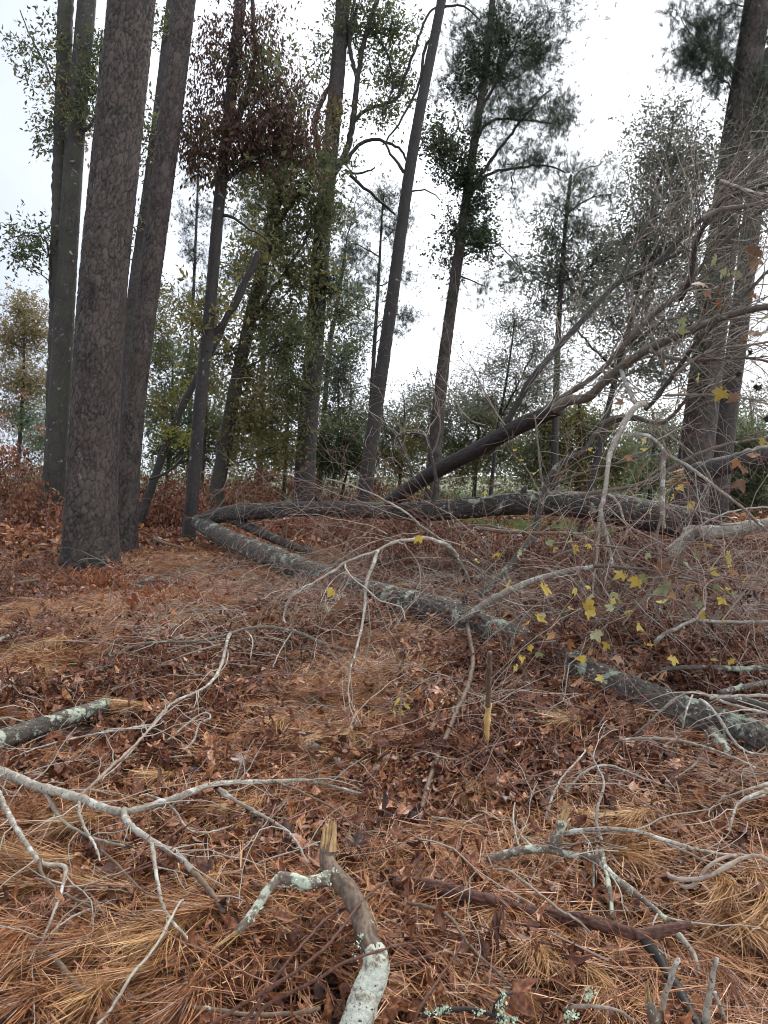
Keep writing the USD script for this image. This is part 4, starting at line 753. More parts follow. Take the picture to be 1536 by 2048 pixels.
fbr([(1325, 905, 5.9), (1326, 960, 5.85), (1324, 1010, 5.8), (1328, 1055, 5.8)], 12, 8, 'pale_bark')
fbr([(1248, 872, 6.), (1310, 880, 5.9), (1330, 905, 5.85), (1380, 935, 5.7), (1440, 980, 5.5), (1490, 1020, 5.4), (1536, 1065, 5.3)], 8, 6, 'pale_bark')
fbr([(1325, 1030, 5.8), (1315, 1080, 5.6), (1318, 1130, 5.4), (1300, 1180, 5.2), (1270, 1220, 5.0), (1245, 1250, 4.9)], 6, 4, 'brown_bark')
fbr([(1088, 975, 6.8), (1140, 955, 6.6), (1200, 935, 6.4), (1260, 920, 6.2), (1330, 870, 6.)], 5, 4, 'limb_bark')
fbr([(1160, 990, 6.3), (1250, 975, 6.2), (1300, 960, 6.1), (1400, 905, 6.), (1490, 880, 5.9), (1560, 870, 5.8)], 9, 6, 'limb_bark')
fbr([(1330, 1100, 5.8), (1400, 1050, 5.8), (1470, 1020, 5.8), (1560, 1012, 5.8)], 5, 3, 'pale_twig', 5)
fbr([(1100, 1120, 5.4), (1200, 1090, 5.3), (1320, 1110, 5.2), (1420, 1150, 5.1), (1540, 1160, 5.0)], 6, 3, 'limb_bark', 6)
fbr([(1310, 1285, 4.6), (1340, 1262, 4.55), (1385, 1240, 4.5), (1410, 1215, 4.5)], 9, 6, 'pale_bark')
fbr([(1400, 1240, 4.5), (1470, 1245, 4.4), (1545, 1243, 4.3)], 8, 6, 'pale_bark')
fbr([(1440, 1050, 6.6), (1480, 1048, 6.5)], 5, 4, 'pale_twig', 5)
fbr([(1020, 1060, 7.), (950, 1050, 7.2), (900, 1055, 7.3)], 6, 3, 'limb_bark', 6)
fbr([(950, 1055, 6.8), (1000, 1062, 6.7), (1060, 1065, 6.6), (1168, 1070, 6.5), (1172, 1085, 6.4)], 9, 6, 'brown_bark', 6)
tips, lines = [], []
for pp in fb:
    L = np.linalg.norm(np.diff(pp[:, :3], axis=0), axis=1).sum()
    for k in range(int(1 + L * 3.2)):
        i = r.integers(max(1, len(pp) // 6), len(pp)); t = norm(pp[min(i + 1, len(pp) - 1), :3] - pp[max(i - 2, 0), :3])
        d = t * .7 + norm(np.cross(t, r.normal(size=3))) * .8
        grow(r, pp[i, :3], d, r.uniform(.3, .95), min(pp[i, 3] * .5, .006), 2, lines, droop=.05, kink=.20, nseg=7, kids=(1, 3), tips=tips)
pale = lines[::3]; dark = lines[1::3] + lines[2::3]
part(fa, 'twigs', tubes(pale, 3, r), M['pale_twig'], kind='stuff'); part(fa, 'twigs', tubes(dark, 3, r), M['twig'], kind='stuff')
# fans of arching bare twigs over the trunks, in the middle
lines = []
for (px, py, d, n, dx) in [(840, 1055, 6.6, 14, -1), (760, 1000, 8.6, 9, -1), (830, 1080, 5.4, 9, -1), (700, 1090, 6.4, 12, -.8), (1000, 1130, 5.9, 14, .4), (1180, 1110, 5.5, 16, .5), (1330, 1150, 5.2, 18, .3), (1060, 1240, 5.4, 6, -.4), (960, 1240, 5.6, 6, -.3), (1240, 1190, 4.9, 14, .2), (1420, 1200, 4.6, 16, .3), (1120, 1200, 5.2, 10, -.3), (1450, 1100, 5.3, 16, -.2), (620, 1010, 10.4, 8, -.6), (540, 990, 11.5, 10, .5), (1050, 1000, 8.2, 5, .3), (680, 965, 11.5, 9, .3), (470, 985, 13, 8, .2)]:
    for k in range(n):
        p = P(px + r.normal(0, 45), py + r.normal(0, 22), d + r.normal(0, .3))
        grow(r, p, [dx * r.uniform(.3, 1.2), r.normal(0, .5), r.normal(.22, .4)], r.uniform(.5, 1.5), .0034, 2, lines, droop=.075, kink=.15, nseg=8, kids=(1, 3))
part(fa, 'twigs', tubes(lines[::3], 3, r), M['pale_twig'], kind='stuff'); part(fa, 'twigs', tubes(lines[1::3] + lines[2::3], 3, r), M['red_twig'], kind='stuff')
low = [(1108, 1095, 'Y', 18), (1140, 1080, 'Y', 18), (1180, 1095, 'Y', 16), (953, 1115, 'Y', 18), (1003, 1110, 'Y', 20), (1018, 1163, 'Y', 24), (1078, 1178, 'Y', 34), (918, 1175, 'O', 20), (1188, 1174, 'Y', 22), (1193, 1190, 'L', 24), (1218, 1180, 'L', 26), (1168, 1220, 'Y', 34), (1198, 1221, 'Y', 32), (1228, 1205, 'Y', 18),
       (1340, 1170, 'L', 40), (1383, 1167, 'Y', 26), (1458, 1121, 'Y', 36), (1463, 1141, 'O', 24), (1423, 1148, 'Y', 26), (1488, 1153, 'Y', 24), (1388, 1115, 'L', 26), (1328, 1131, 'T', 36), (1345, 1150, 'T', 24), (1383, 1198, 'L', 28), (1413, 1200, 'L', 28), (1433, 1193, 'T', 18), (1333, 1213, 'Y', 24), (1338, 1193, 'O', 26), (1283, 1246, 'Y', 22), (1203, 1270, 'L', 28), (1218, 1286, 'Y', 26),
       (1113, 1270, 'O', 26), (1130, 1286, 'O', 24), (1073, 1305, 'L', 28), (1066, 1292, 'Y', 24), (1183, 1345, 'Y', 22), (1178, 1303, 'O', 22), (1200, 1315, 'T', 20), (1343, 1308, 'Y', 22), (1338, 1240, 'O', 22), (1040, 1320, 'Y', 22), (1028, 1332, 'Y', 20), (1083, 1238, 'L', 18), (667, 1185, 'Y', 22), (663, 1206, 'T', 26), (705, 1140, 'O', 18), (738, 1202, 'T', 20), (826, 1080, 'Y', 22), (1140, 1232, 'Y', 20),
       (1410, 1085, 'Y', 26), (1290, 1110, 'L', 20), (1250, 1150, 'Y', 22), (1300, 1215, 'O', 24), (1470, 1200, 'L', 26), (1510, 1130, 'T', 26), (1240, 1320, 'T', 24), (1360, 1265, 'T', 22), (1150, 1160, 'L', 20), (1290, 1160, 'L', 22), (1450, 1240, 'Y', 20)]
low += [(float(r.uniform(1010, 1520)), float(r.uniform(1060, 1330)), 'YYYLLOT'[int(r.integers(0, 7))], float(r.uniform(18, 30))) for k in range(26)]
hang_leaves(fa, [(x + r.normal(0, 8), y + r.normal(0, 6), c, s * r.uniform(.8, 1.15), float(np.interp(y, [1080, 1350], [5.1, 3.95]))) for x, y, c, s in low], r)

# the leaning trunk and its tangled crown on the right
C = [(780, 1006, 9.9), (800, 990, 9.7), (860, 950, 9.3), (950, 902, 8.7), (1040, 852, 8.1), (1120, 818, 7.6)]
lt = thing('leaning_tree', 'dark wet trunk leaning up to the right into a tangle of grey branches', 'leaning tree', P(780, 1006, 9.9))
pc = at_path(C)
part(lt, 'trunk', bark_trunk(pc, np.array([26, 28, 29, 31, 32, 26]) / 2 * pc[:, 1] / F, 56, .02, .03, .008, 4, 61, 'furrows', 0, .04), M['dark_bark'])
lb = []
def lbr(px, w0, w1, mat='limb_bark', sides=8):
    pp = limb_of(lt, 'branch', px, w0, w1, mat, sides, .045, .004, r); lb.append(pp); return pp
lbr([(1110, 820, 7.6), (1150, 798, 7.4), (1172, 795, 7.3), (1205, 765, 7.1), (1240, 735, 6.9), (1290, 700, 6.6), (1350, 672, 6.3), (1400, 650, 6.), (1460, 628, 5.8), (1536, 612, 5.5), (1600, 600, 5.3)], 21, 12, 'limb_bark', 10)
lbr([(1060, 838, 8.), (1130, 792, 7.7), (1200, 745, 7.4), (1250, 690, 7.2), (1300, 640, 7.), (1360, 590, 6.8), (1420, 520, 6.6), (1480, 460, 6.4), (1560, 400, 6.2)], 12, 8, 'limb_bark', 8)
lbr([(985, 884, 8.4), (1020, 835, 8.3), (1068, 755, 8.3), (1118, 695, 8.5), (1193, 612, 8.7), (1243, 562, 8.8), (1308, 530, 8.8), (1368, 470, 8.7), (1450, 400, 8.6), (1540, 300, 8.5)], 14, 8, 'dark_bark', 8)
lbr([(1243, 562, 8.8), (1275, 480, 8.9), (1310, 420, 9.), (1345, 360, 9.1), (1390, 290, 9.2)], 8, 4, 'dark_bark', 6)
lbr([(1308, 530, 8.8), (1370, 500, 8.7), (1430, 470, 8.6)], 6, 4, 'dark_bark', 6)
lbr([(1360, 600, 6.8), (1385, 540, 6.6), (1390, 500, 6.5), (1410, 450, 6.4), (1450, 400, 6.3), (1500, 380, 6.2), (1560, 360, 6.1)], 12, 9, 'stem_bark', 7)
lbr([(1440, 362, 6.), (1465, 372, 6.), (1500, 384, 6.), (1560, 400, 6.)], 9, 7, 'pale_bark', 7)
lbr([(1405, 440, 6.1), (1440, 420, 6.1), (1490, 412, 6.1), (1560, 395, 6.1)], 10, 10, 'limb_bark', 7)
lbr([(1290, 820, 6.4), (1340, 760, 6.3), (1390, 690, 6.2), (1440, 640, 6.1), (1540, 540, 6.)], 10, 7, 'stem_bark', 7)
lbr([(1200, 850, 6.9), (1270, 835, 6.7), (1320, 845, 6.5), (1360, 815, 6.3), (1385, 780, 6.2)], 11, 6, 'limb_bark', 7)
lbr([(1300, 700, 6.5), (1390, 720, 6.2), (1480, 715, 6.), (1560, 730, 5.9)], 8, 5, 'limb_bark', 6)
lbr([(1330, 790, 6.2), (1420, 790, 6.), (1480, 795, 5.9), (1560, 815, 5.8)], 6, 4, 'twig', 6)
lbr([(1350, 750, 6.2), (1430, 700, 6.), (1500, 690, 5.9), (1560, 680, 5.8)], 6, 5, 'twig', 6)
lbr([(1240, 735, 6.9), (1262, 790, 6.6), (1275, 815, 6.4)], 9, 7, 'pale_bark', 7)
lbr([(970, 850, 8.4), (930, 830, 8.4), (900, 780, 8.5), (880, 750, 8.5)], 4, 2, 'twig', 5)
lbr([(1010, 850, 8.2), (985, 815, 8.2), (970, 785, 8.3), (945, 735, 8.4)], 4, 2, 'twig', 5)
lines = []
for pp in lb:
    L = np.linalg.norm(np.diff(pp[:, :3], axis=0), axis=1).sum()
    for k in range(int(3 + L * 13)):
        i = r.integers(max(1, len(pp) // 8), len(pp)); t = norm(pp[min(i + 1, len(pp) - 1), :3] - pp[max(i - 2, 0), :3])
        d = t * .9 + norm(np.cross(t, r.normal(size=3))) * .7
        grow(r, pp[i, :3], d, r.uniform(.5, 1.4), min(pp[i, 3] * .45, .006), 2, lines, droop=.012, kink=.14, nseg=7, kids=(1, 3))
part(lt, 'twigs', tubes(lines[::2], 3, r), M['twig'], kind='stuff'); part(lt, 'twigs', tubes(lines[1::2], 3, r), M['limb_bark'], kind='stuff')
upper = [(1073, 945, 'Y', 24), (1030, 900, 'Y', 14), (1043, 920, 'Y', 16), (933, 985, 'O', 16), (970, 985, 'Y', 14), (858, 975, 'Y', 14), (873, 970, 'Y', 12), (1148, 985, 'O', 16), (1243, 805, 'T', 22), (1398, 755, 'Y', 30), (1443, 785, 'Y', 38), (1468, 797, 'T', 46), (1298, 1025, 'Y', 22), (1348, 995, 'Y', 26), (1358, 975, 'Y', 26), (1383, 1007, 'Y', 28), (1373, 965, 'O', 22), (1508, 912, 'O', 30), (1473, 925, 'O', 32), (1488, 938, 'T', 28), (1478, 962, 'T', 44), (1523, 885, 'Y', 30), (1178, 900, 'Y', 18), (1258, 915, 'O', 24), (1288, 900, 'Y', 20),
         (1318, 665, 'T', 44), (1358, 663, 'L', 30), (1433, 520, 'L', 40), (1398, 565, 'T', 40), (1508, 500, 'T', 44), (1433, 610, 'O', 30), (1533, 630, 'L', 40), (1473, 550, 'L', 34), (1363, 640, 'L', 22), (1415, 590, 'T', 34), (1440, 580, 'T', 30), (1450, 545, 'L', 30), (1488, 680, 'T', 30), (1508, 665, 'T', 34), (1530, 665, 'L', 30), (1480, 555, 'T', 28), (1410, 535, 'L', 24), (1505, 590, 'O', 24), (1300, 760, 'T', 22), (1370, 780, 'T', 20), (1240, 900, 'T', 18), (1290, 880, 'Y', 18), (1330, 730, 'O', 18), (1510, 520, 'T', 34), (1525, 470, 'T', 30), (1100, 700, 'T', 10), (1430, 690, 'O', 20)]
hang_leaves(lt, [(x, y, c, s * .78, 5.6 + r.uniform(-.3, .5) if x > 1200 else (8.2 if x > 900 else 9.)) for x, y, c, s in upper], r)
def seed_ball(p, rad, r, n=46):
    ms = []
    for k in range(n):
        d = norm(r.normal(size=3)); ms.append(tube(np.array([p, p + d * rad * .6, p + d * rad]), [rad * .22, rad * .16, rad * .03], 4, tone=r.uniform()))
    return join(ms)
for (px, py, s) in [(1515, 775, 18), (1535, 838, 16), (1478, 748, 14), (1500, 705, 12)]:
    part(lt, 'seed_ball', seed_ball(P(px, py, 5.5), s / 2 * 5.5 / F, r), M['dark_bark'])

# other broken wood behind and beside the fallen tree
t = thing('fallen_limb', 'pale lichen-covered limb lying at right edge past the broken dark end', 'branch', P(1360, 1075, 7.2))
limb_of(t, 'limb', [(1372, 1068, 7.4), (1420, 1066, 7.2), (1480, 1058, 7.), (1540, 1048, 6.8), (1600, 1040, 6.7)], 30, 27, 'pale_bark', 14, .05, .006, r)
limb_of(t, 'side_branch', [(1390, 1062, 7.3), (1360, 1090, 7.1), (1340, 1112, 6.9)], 30, 16, 'log_bark', 10, .05, .01, r)
t = thing('fallen_limb', 'dark wet broken limb with splintered end, hanging before the right pines', 'branch', P(1345, 962, 8.2))
limb_of(t, 'limb', [(1372, 952, 8.1), (1420, 940, 8.), (1470, 926, 7.9), (1540, 910, 7.8), (1600, 900, 7.8)], 42, 40, 'dark_bark', 14, .05, .008, r)
part(t, 'broken_end', splinter(P(1375, 952, 8.1), [-1, 0, -.25], .10, .26, r, 14), M['split_wood'])

# ------------------------------------------------------------ branches lying on the forest floor
def gpath(px):
    return np.array([G(q[0], q[1], (q[2] if len(q) > 2 else .05) * 1.15 + .055) for q in px])
def knots(n, r):
    o = 1 + r.normal(0, .05, n)
    for k in range(max(1, n // 11)): o += r.uniform(.1, .42) * np.exp(-((np.arange(n) - r.uniform(0, n)) / r.uniform(.6, 1.3)) ** 2)
    return o
def ground_branch(name, label, lines, cat='branch', twigs=0, twig_mat='twig', seed=0, relief=None, ends=()):
    """lines: (pixels with lift above the soil, width at start and end in px, material[, part label])"""
    r = np.random.default_rng(3000 + seed); first = gpath(lines[0][0]); t = None; grown = []
    for k, l in enumerate(lines):
        q = gpath(l[0]); rad = np.linspace(l[1], l[2], len(q)) / 2 * q[:, 1] / F
        if t is None: t = thing(name, label, cat, q[0])
        if relief and k < relief:
            part(t, 'stem', bark_trunk(q, rad, 36, .011, .02, .006, 3., seed, 'furrows', 0, .06), M[l[3]])
            pp = smooth_path(np.column_stack([q, rad]), .02)
        else:
            pp = smooth_path(np.column_stack([q, rad]), .018)
            pp[1:-1, :3] += np.cumsum(r.normal(0, .0012, (len(pp) - 2, 3)), 0) * .4 + r.normal(0, .0008, (len(pp) - 2, 3))
            part(t, 'stem' if k == 0 else 'side_branch', tube(pp[:, :3], pp[:, 3] * knots(len(pp), r), 10 if l[1] > 10 else 7), M[l[3]], label=l[4] if len(l) > 4 else None)
        for z in range(int(twigs * len(pp) * .018 * 6)):
            i = r.integers(1, len(pp)); tt = norm(pp[i, :3] - pp[i - 1, :3]); d = tt * .8 + norm(np.cross(tt, r.normal(size=3))) * .7; d[2] = abs(d[2]) * .5
            grow(r, pp[i, :3], d, r.uniform(.12, .4), min(pp[i, 3] * .5, .0035), 1, grown, droop=.06, kink=.18, nseg=6, kids=(0, 2))
    if grown: part(t, 'twigs', tubes(grown, 4, r), M[twig_mat], kind='stuff')
    for (px, py, lift, dx, dy, dz, w, L) in ends:
        p = G(px, py, lift); part(t, 'broken_end', splinter(p, [dx, dy, dz], w / 2 * p[1] / F, L, r, 12), M['split_wood'])
    return t
W, D_ = 'pale_bark', 'brown_bark'
ground_branch('fallen_branch', 'long whitish branch with many forks at the lower left', [
    ([(-40, 1532, .1), (0, 1543, .11), (80, 1572, .11), (160, 1592, .12), (205, 1610, .12), (250, 1618, .12), (320, 1602, .12), (400, 1572, .11), (470, 1558, .1), (540, 1556, .1), (620, 1555, .09), (690, 1572, .07), (738, 1582, .05)], 22, 4, W),
    ([(248, 1620, .12), (290, 1672, .11), (340, 1700, .1), (385, 1742, .08)], 14, 11, W), ([(385, 1742, .08), (412, 1772, .06), (446, 1824, .04)], 13, 9, D_),
    ([(90, 1580, .1), (125, 1640, .08), (165, 1664, .08), (205, 1680, .07), (250, 1692, .05)], 8, 4, W), ([(438, 1578, .11), (480, 1606, .1), (540, 1640, .09), (580, 1668, .08), (612, 1720, .05)], 9, 5, W),
    ([(160, 1596, .12), (163, 1640, .1), (192, 1690, .08), (200, 1722, .05)], 8, 3, W), ([(292, 1590, .1), (350, 1620, .1), (385, 1660, .08), (470, 1648, .05)], 6, 3, W), ([(545, 1560, .1), (600, 1585, .09), (650, 1610, .07), (705, 1655, .04)], 6, 3, D_),
    ([(303, 1686, .1), (312, 1740, .1), (330, 1820, .08), (360, 1862, .06), (402, 1900, .03)], 9, 5, W), ([(160, 1592, .13), (215, 1540, .15), (280, 1480, .13), (340, 1412, .11)], 6, 5, 'twig')], twigs=1.1, twig_mat='pale_twig', seed=1)
ground_branch('fallen_branch', 'grey branch bending down at the left edge over needle sprays', [
    ([(-20, 1560, .12), (2, 1595, .13), (25, 1645, .13), (70, 1712, .12), (100, 1728, .12), (128, 1732, .12), (124, 1775, .1), (105, 1830, .08), (85, 1880, .06), (78, 1905, .04)], 12, 4, W),
    ([(80, 1720, .12), (95, 1765, .1), (150, 1800, .07), (215, 1825, .05), (300, 1835, .04)], 8, 4, D_)], twigs=1.1, twig_mat='pale_twig', seed=2)
ground_branch('fallen_log', 'short thick log with pale green lichen at the left edge', [([(-60, 1502, .06), (0, 1480, .06), (50, 1462, .06), (120, 1440, .06), (190, 1416, .05), (215, 1408, .045)], 44, 26, 'lichen_log'), ([(212, 1409, .045), (246, 1401, .03)], 18, 4, 'brown_bark')], 'log', seed=3, relief=1, twigs=.1)
ground_branch('fallen_log', 'small lichened log end poking in at the left edge', [([(-50, 1388, .05), (0, 1375, .05), (22, 1367, .05)], 32, 26, 'lichen_bark'), ([(20, 1366, .05), (60, 1350, .03)], 6, 3, 'brown_bark')], 'log', seed=4)
ground_branch('fallen_branch', 'mossy stick at the left edge below the thick pine', [([(-30, 1285, .05), (0, 1280, .06), (30, 1270, .06), (46, 1258, .07), (30, 1246, .07)], 12, 7, 'lichen_bark')], seed=5, twigs=.5)
ground_branch('fallen_branch', 'thin dark crooked branch among the needles in the bottom left corner', [([(80, 1900, .05), (130, 1940, .06), (180, 1985, .06), (240, 1996, .05), (330, 2006, .05), (420, 2018, .05), (500, 2028, .04), (640, 2016, .03)], 11, 8, D_)], seed=6, twigs=.3, twig_mat='red_twig')
ground_branch('fallen_branch', 'straight silvery stick slanting to the bottom edge, left of the big forked branch', [([(366, 1800, .08), (340, 1842, .1), (300, 1908, .1), (262, 1952, .12), (240, 1990, .1), (190, 2055, .08)], 5, 7, 'pale_twig')], seed=7)
ground_branch('fallen_branch', 'reddish twig running from the big forked branch to the bottom edge', [([(775, 1762, .1), (700, 1830, .16), (640, 1900, .16), (560, 1962, .14), (480, 2010, .1), (400, 2062, .08)], 5, 8, 'red_bark')], seed=8, twigs=.35, twig_mat='red_twig')
ground_branch('fallen_branch', 'second reddish twig crossing beneath the big forked branch', [([(695, 1815, .1), (640, 1850, .14), (590, 1905, .14), (520, 2000, .1), (470, 2060, .07)], 5, 7, 'red_bark')], seed=9, twigs=.2, twig_mat='red_twig')
ground_branch('fallen_branch', 'pinkish grey twig with a crook along the foot of the big forked branch', [([(830, 1885, .1), (760, 1902, .15), (690, 1928, .16), (620, 1972, .14), (540, 2012, .1), (500, 2055, .07)], 4, 9, 'red_bark')], seed=10, twigs=.3, twig_mat='red_twig')
t = ground_branch('forked_branch', 'thick forked branch with pale lichen and splintered tips, bottom centre', [
    ([(690, 2110, .03), (712, 2048, .06), (735, 1985, .08), (752, 1935, .1), (748, 1905, .11)], 70, 52, 'white_lichen', 'whitish lichen-covered lower end'),
    ([(748, 1908, .11), (738, 1885, .12), (722, 1830, .13), (700, 1785, .14), (672, 1752, .15), (655, 1722, .16), (655, 1690, .19)], 50, 30, 'brown_bark'),
    ([(664, 1750, .15), (640, 1762, .15), (605, 1766, .16), (575, 1756, .17), (556, 1757, .17)], 30, 22, 'lichen_bark'), ([(558, 1756, .17), (543, 1772, .16), (520, 1802, .14), (495, 1838, .12), (478, 1860, .1)], 20, 17, 'lichen_bark')], seed=11, twigs=0, relief=3,
    ends=[(657, 1694, .19 * 1.15 + .055, .03, .35, 1., 36, .085), (480, 1858, .17, -.5, -.45, -.15, 16, .10)])
lr = np.random.default_rng(5)
def lichen_tuft(p, s, n=26, r=lr):
    ms = []
    for k in range(n):
        q = p + r.normal(0, s * .5, 3) * [1, 1, .5]; d = norm(r.normal(size=3) + [0, 0, .8])
        ms.append(moved(kite_leaf(r, s * r.uniform(.35, .8), .8), align(d, r.uniform(0, 6.28)), q))
    return join(ms)
part(t, 'lichen', join([lichen_tuft(G(x, y, l * 1.1 + .055), 0.012, 12) for x, y, l in [(650, 1748, .2), (668, 1742, .2), (636, 1760, .19), (610, 1768, .18), (590, 1768, .18), (655, 1770, .17), (520, 1812, .16), (500, 1840, .14), (716, 1890, .15), (712, 1920, .13), (722, 1875, .15)]]), M['lichen'], smooth=False, kind='stuff')
ground_branch('lichened_branch', 'crooked branch crusted with white lichen, right of centre foreground', [
    ([(978, 1722, .07), (1000, 1712, .08), (1030, 1703, .09), (1090, 1698, .1), (1130, 1707, .1), (1190, 1716, .1), (1222, 1742, .1), (1280, 1790, .09), (1338, 1840, .08)], 19, 11, 'lichen_bark'), ([(1340, 1850, .08), (1366, 1880, .06), (1385, 1905, .05), (1400, 1948, .03)], 12, 9, W),
    ([(1105, 1698, .1), (1115, 1672, .14), (1125, 1645, .18)], 20, 18, 'lichen_bark'),
    ([(1130, 1668, .14), (1200, 1658, .17), (1280, 1665, .17), (1360, 1690, .14), (1430, 1706, .1), (1505, 1713, .06)], 10, 4, W), ([(1203, 1700, .12), (1214, 1750, .1), (1222, 1800, .07), (1226, 1836, .04)], 10, 9, 'lichen_bark'),
    ([(1203, 1680, .14), (1195, 1615, .2), (1208, 1570, .24), (1186, 1520, .28), (1176, 1505, .3)], 7, 3, W), ([(1040, 1700, .09), (1028, 1650, .13), (1030, 1605, .16)], 5, 3, W), ([(1070, 1698, .1), (1040, 1670, .11)], 7, 4, W), ([(1195, 1690, .12), (1188, 1740, .08), (1188, 1778, .05)], 6, 4, W), ([(1320, 1678, .14), (1400, 1715, .1), (1460, 1730, .06)], 5, 2, W)],
    seed=12, twigs=.9, twig_mat='pale_twig', ends=[(1126, 1643, .262, .25, .1, 1., 16, .08)])
ground_branch('fallen_pine_limb', 'reddish brown pine limb lying across the lower right foreground', [
    ([(795, 1766, .04), (830, 1768, .05), (880, 1776, .06), (950, 1792, .06), (1030, 1816, .06), (1100, 1832, .06), (1170, 1842, .06), (1230, 1858, .07), (1275, 1872, .08)], 26, 26, 'red_bark'),
    ([(1270, 1873, .08), (1320, 1862, .1), (1380, 1845, .12)], 24, 18, 'red_bark'), ([(1285, 1875, .08), (1320, 1920, .06), (1360, 1985, .05), (1400, 2060, .04)], 22, 18, 'dark_bark')], seed=13, relief=2, twigs=.3, twig_mat='red_twig')
ground_branch('curly_twig', 'pair of rough curling twigs beside needle spray at right', [([(1335, 1748, .1), (1350, 1757, .11), (1395, 1757, .12), (1430, 1745, .13), (1470, 1722, .14), (1512, 1710, .13), (1540, 1725, .1)], 10, 7, 'twig'), ([(1360, 1772, .09), (1390, 1770, .1), (1415, 1735, .14), (1450, 1716, .14), (1470, 1714, .13)], 8, 7, 'twig')], 'twig', seed=14)
ground_branch('fallen_branch', 'arching grey branch on red leaves in the left middle ground', [
    ([(700, 1302, .04), (645, 1287, .07), (600, 1267, .12), (540, 1254, .16), (490, 1258, .16), (440, 1274, .14), (380, 1283, .12), (300, 1285, .1), (235, 1305, .06), (160, 1350, .04)], 9, 3, 'limb_bark'),
    ([(460, 1268, .16), (446, 1322, .15), (412, 1375, .14), (345, 1408, .12), (285, 1478, .08), (205, 1560, .04)], 7, 3, W), ([(310, 1448, .09), (200, 1467, .08), (100, 1490, .06), (20, 1520, .05)], 5, 2, W), ([(490, 1262, .16), (505, 1290, .12), (500, 1320, .06)], 3, 2, W), ([(585, 1262, .12), (560, 1300, .08), (545, 1335, .04)], 3, 2, W), ([(440, 1290, .14), (380, 1305, .1), (310, 1335, .06)], 4, 2, W), ([(455, 1300, .13), (430, 1348, .1), (350, 1350, .06), (320, 1345, .04)], 3, 2, W)], seed=15, twigs=.7, twig_mat='pale_twig')
ground_branch('fallen_branch', 'small crooked white twig above the dark hollow, left middle ground', [([(335, 1480, .06), (370, 1452, .1), (408, 1428, .13), (420, 1440, .13), (400, 1450, .12), (392, 1475, .09), (365, 1503, .05)], 4, 4, W)], seed=16, twigs=.6, twig_mat='pale_twig')
ground_branch('splintered_stake', 'brown upright stick with a yellow splintered lower end, right of centre', [([(980, 1305, .55), (977, 1360, .4), (976, 1412, .27)], 10, 11, 'brown_bark'), ([(978, 1408, .27), (975, 1440, .18), (974, 1484, .06)], 13, 10, 'yellow_wood', 'bare yellow split wood')], 'stick', seed=17)
ground_branch('white_twig', 'spray of white twigs against the lower right trunk end', [([(1536, 1578, .12), (1500, 1592, .13), (1475, 1608, .13), (1462, 1650, .1), (1455, 1675, .05)], 8, 3, W), ([(1545, 1565, .14), (1490, 1580, .13), (1440, 1595, .09)], 6, 3, W), ([(1530, 1590, .12), (1470, 1606, .1)], 6, 3, W)], 'twig', seed=18, twigs=.6, twig_mat='pale_twig')
ground_branch('white_twig', 'bundle of white twigs crossing the thick end of the fallen trunk', [([(1600, 1440, .3), (1520, 1425, .32), (1432, 1400, .34), (1385, 1385, .36), (1300, 1445, .2), (1270, 1470, .12)], 8, 3, W), ([(1400, 1400, .35), (1440, 1440, .3), (1480, 1495, .22), (1536, 1510, .2)], 7, 4, W), ([(1600, 1400, .3), (1500, 1392, .36), (1420, 1398, .35)], 8, 5, W), ([(1410, 1462, .3), (1395, 1520, .12), (1330, 1565, .05)], 5, 3, W), ([(1385, 1390, .36), (1368, 1440, .3), (1350, 1490, .1)], 4, 3, W), ([(1240, 1480, .15), (1330, 1478, .2), (1430, 1500, .22), (1510, 1535, .2)], 6, 4, W)], 'twig', seed=19, twigs=.6, twig_mat='pale_twig')
ground_branch('white_twig', 'thin forked white twig on dark leaves under the fallen trunk', [([(1130, 1590, .06), (1175, 1540, .14), (1215, 1530, .15), (1260, 1545, .12), (1310, 1565, .08), (1400, 1585, .04)], 5, 3, W), ([(1090, 1640, .04), (1120, 1560, .12), (1145, 1530, .12), (1170, 1500, .12)], 5, 3, W)], 'twig', seed=20, twigs=.5, twig_mat='pale_twig')
ground_branch('grey_twig', 'bent grey twig on leaves below the red pine limb', [([(965, 1745, .05), (1020, 1744, .1), (1035, 1755, .11), (1080, 1790, .1), (1140, 1835, .1), (1180, 1865, .06)], 6, 5, 'twig')], 'twig', seed=21, twigs=.3)
ground_branch('brown_twig', 'long thin brown twig in a curve across the bottom, right of the forked branch', [([(815, 1805, .06), (860, 1815, .08), (905, 1840, .08), (930, 1880, .07), (980, 1930, .06), (1040, 1990, .05)], 7, 5, D_), ([(930, 1870, .08), (900, 1930, .08), (860, 1990, .07), (830, 2050, .05)], 5, 7, 'red_bark')], 'twig', seed=22, twigs=.4, twig_mat='red_twig')
ground_branch('broken_stub', 'short broken stub with pale end standing in the bottom right', [([(1310, 2075, .0), (1305, 2030, .08), (1300, 2008, .11)], 24, 18, 'lichen_bark')], 'stub', seed=23, ends=[(1300, 2010, .17, -.05, .1, 1, 20, .05)])
ground_branch('white_stick', 'bleached stick leaning in the bottom right corner, left one', [([(1318, 2060, .02), (1330, 1990, .1), (1345, 1950, .15), (1358, 1918, .18)], 12, 9, W)], 'stick', seed=24)
ground_branch('white_stick', 'bleached stick leaning in the bottom right corner, right one', [([(1412, 2060, .02), (1415, 2010, .1), (1425, 1955, .16), (1433, 1916, .2)], 14, 10, W), ([(1430, 1985, .1), (1445, 2030, .05), (1460, 2060, .02)], 8, 8, W)], 'stick', seed=25)
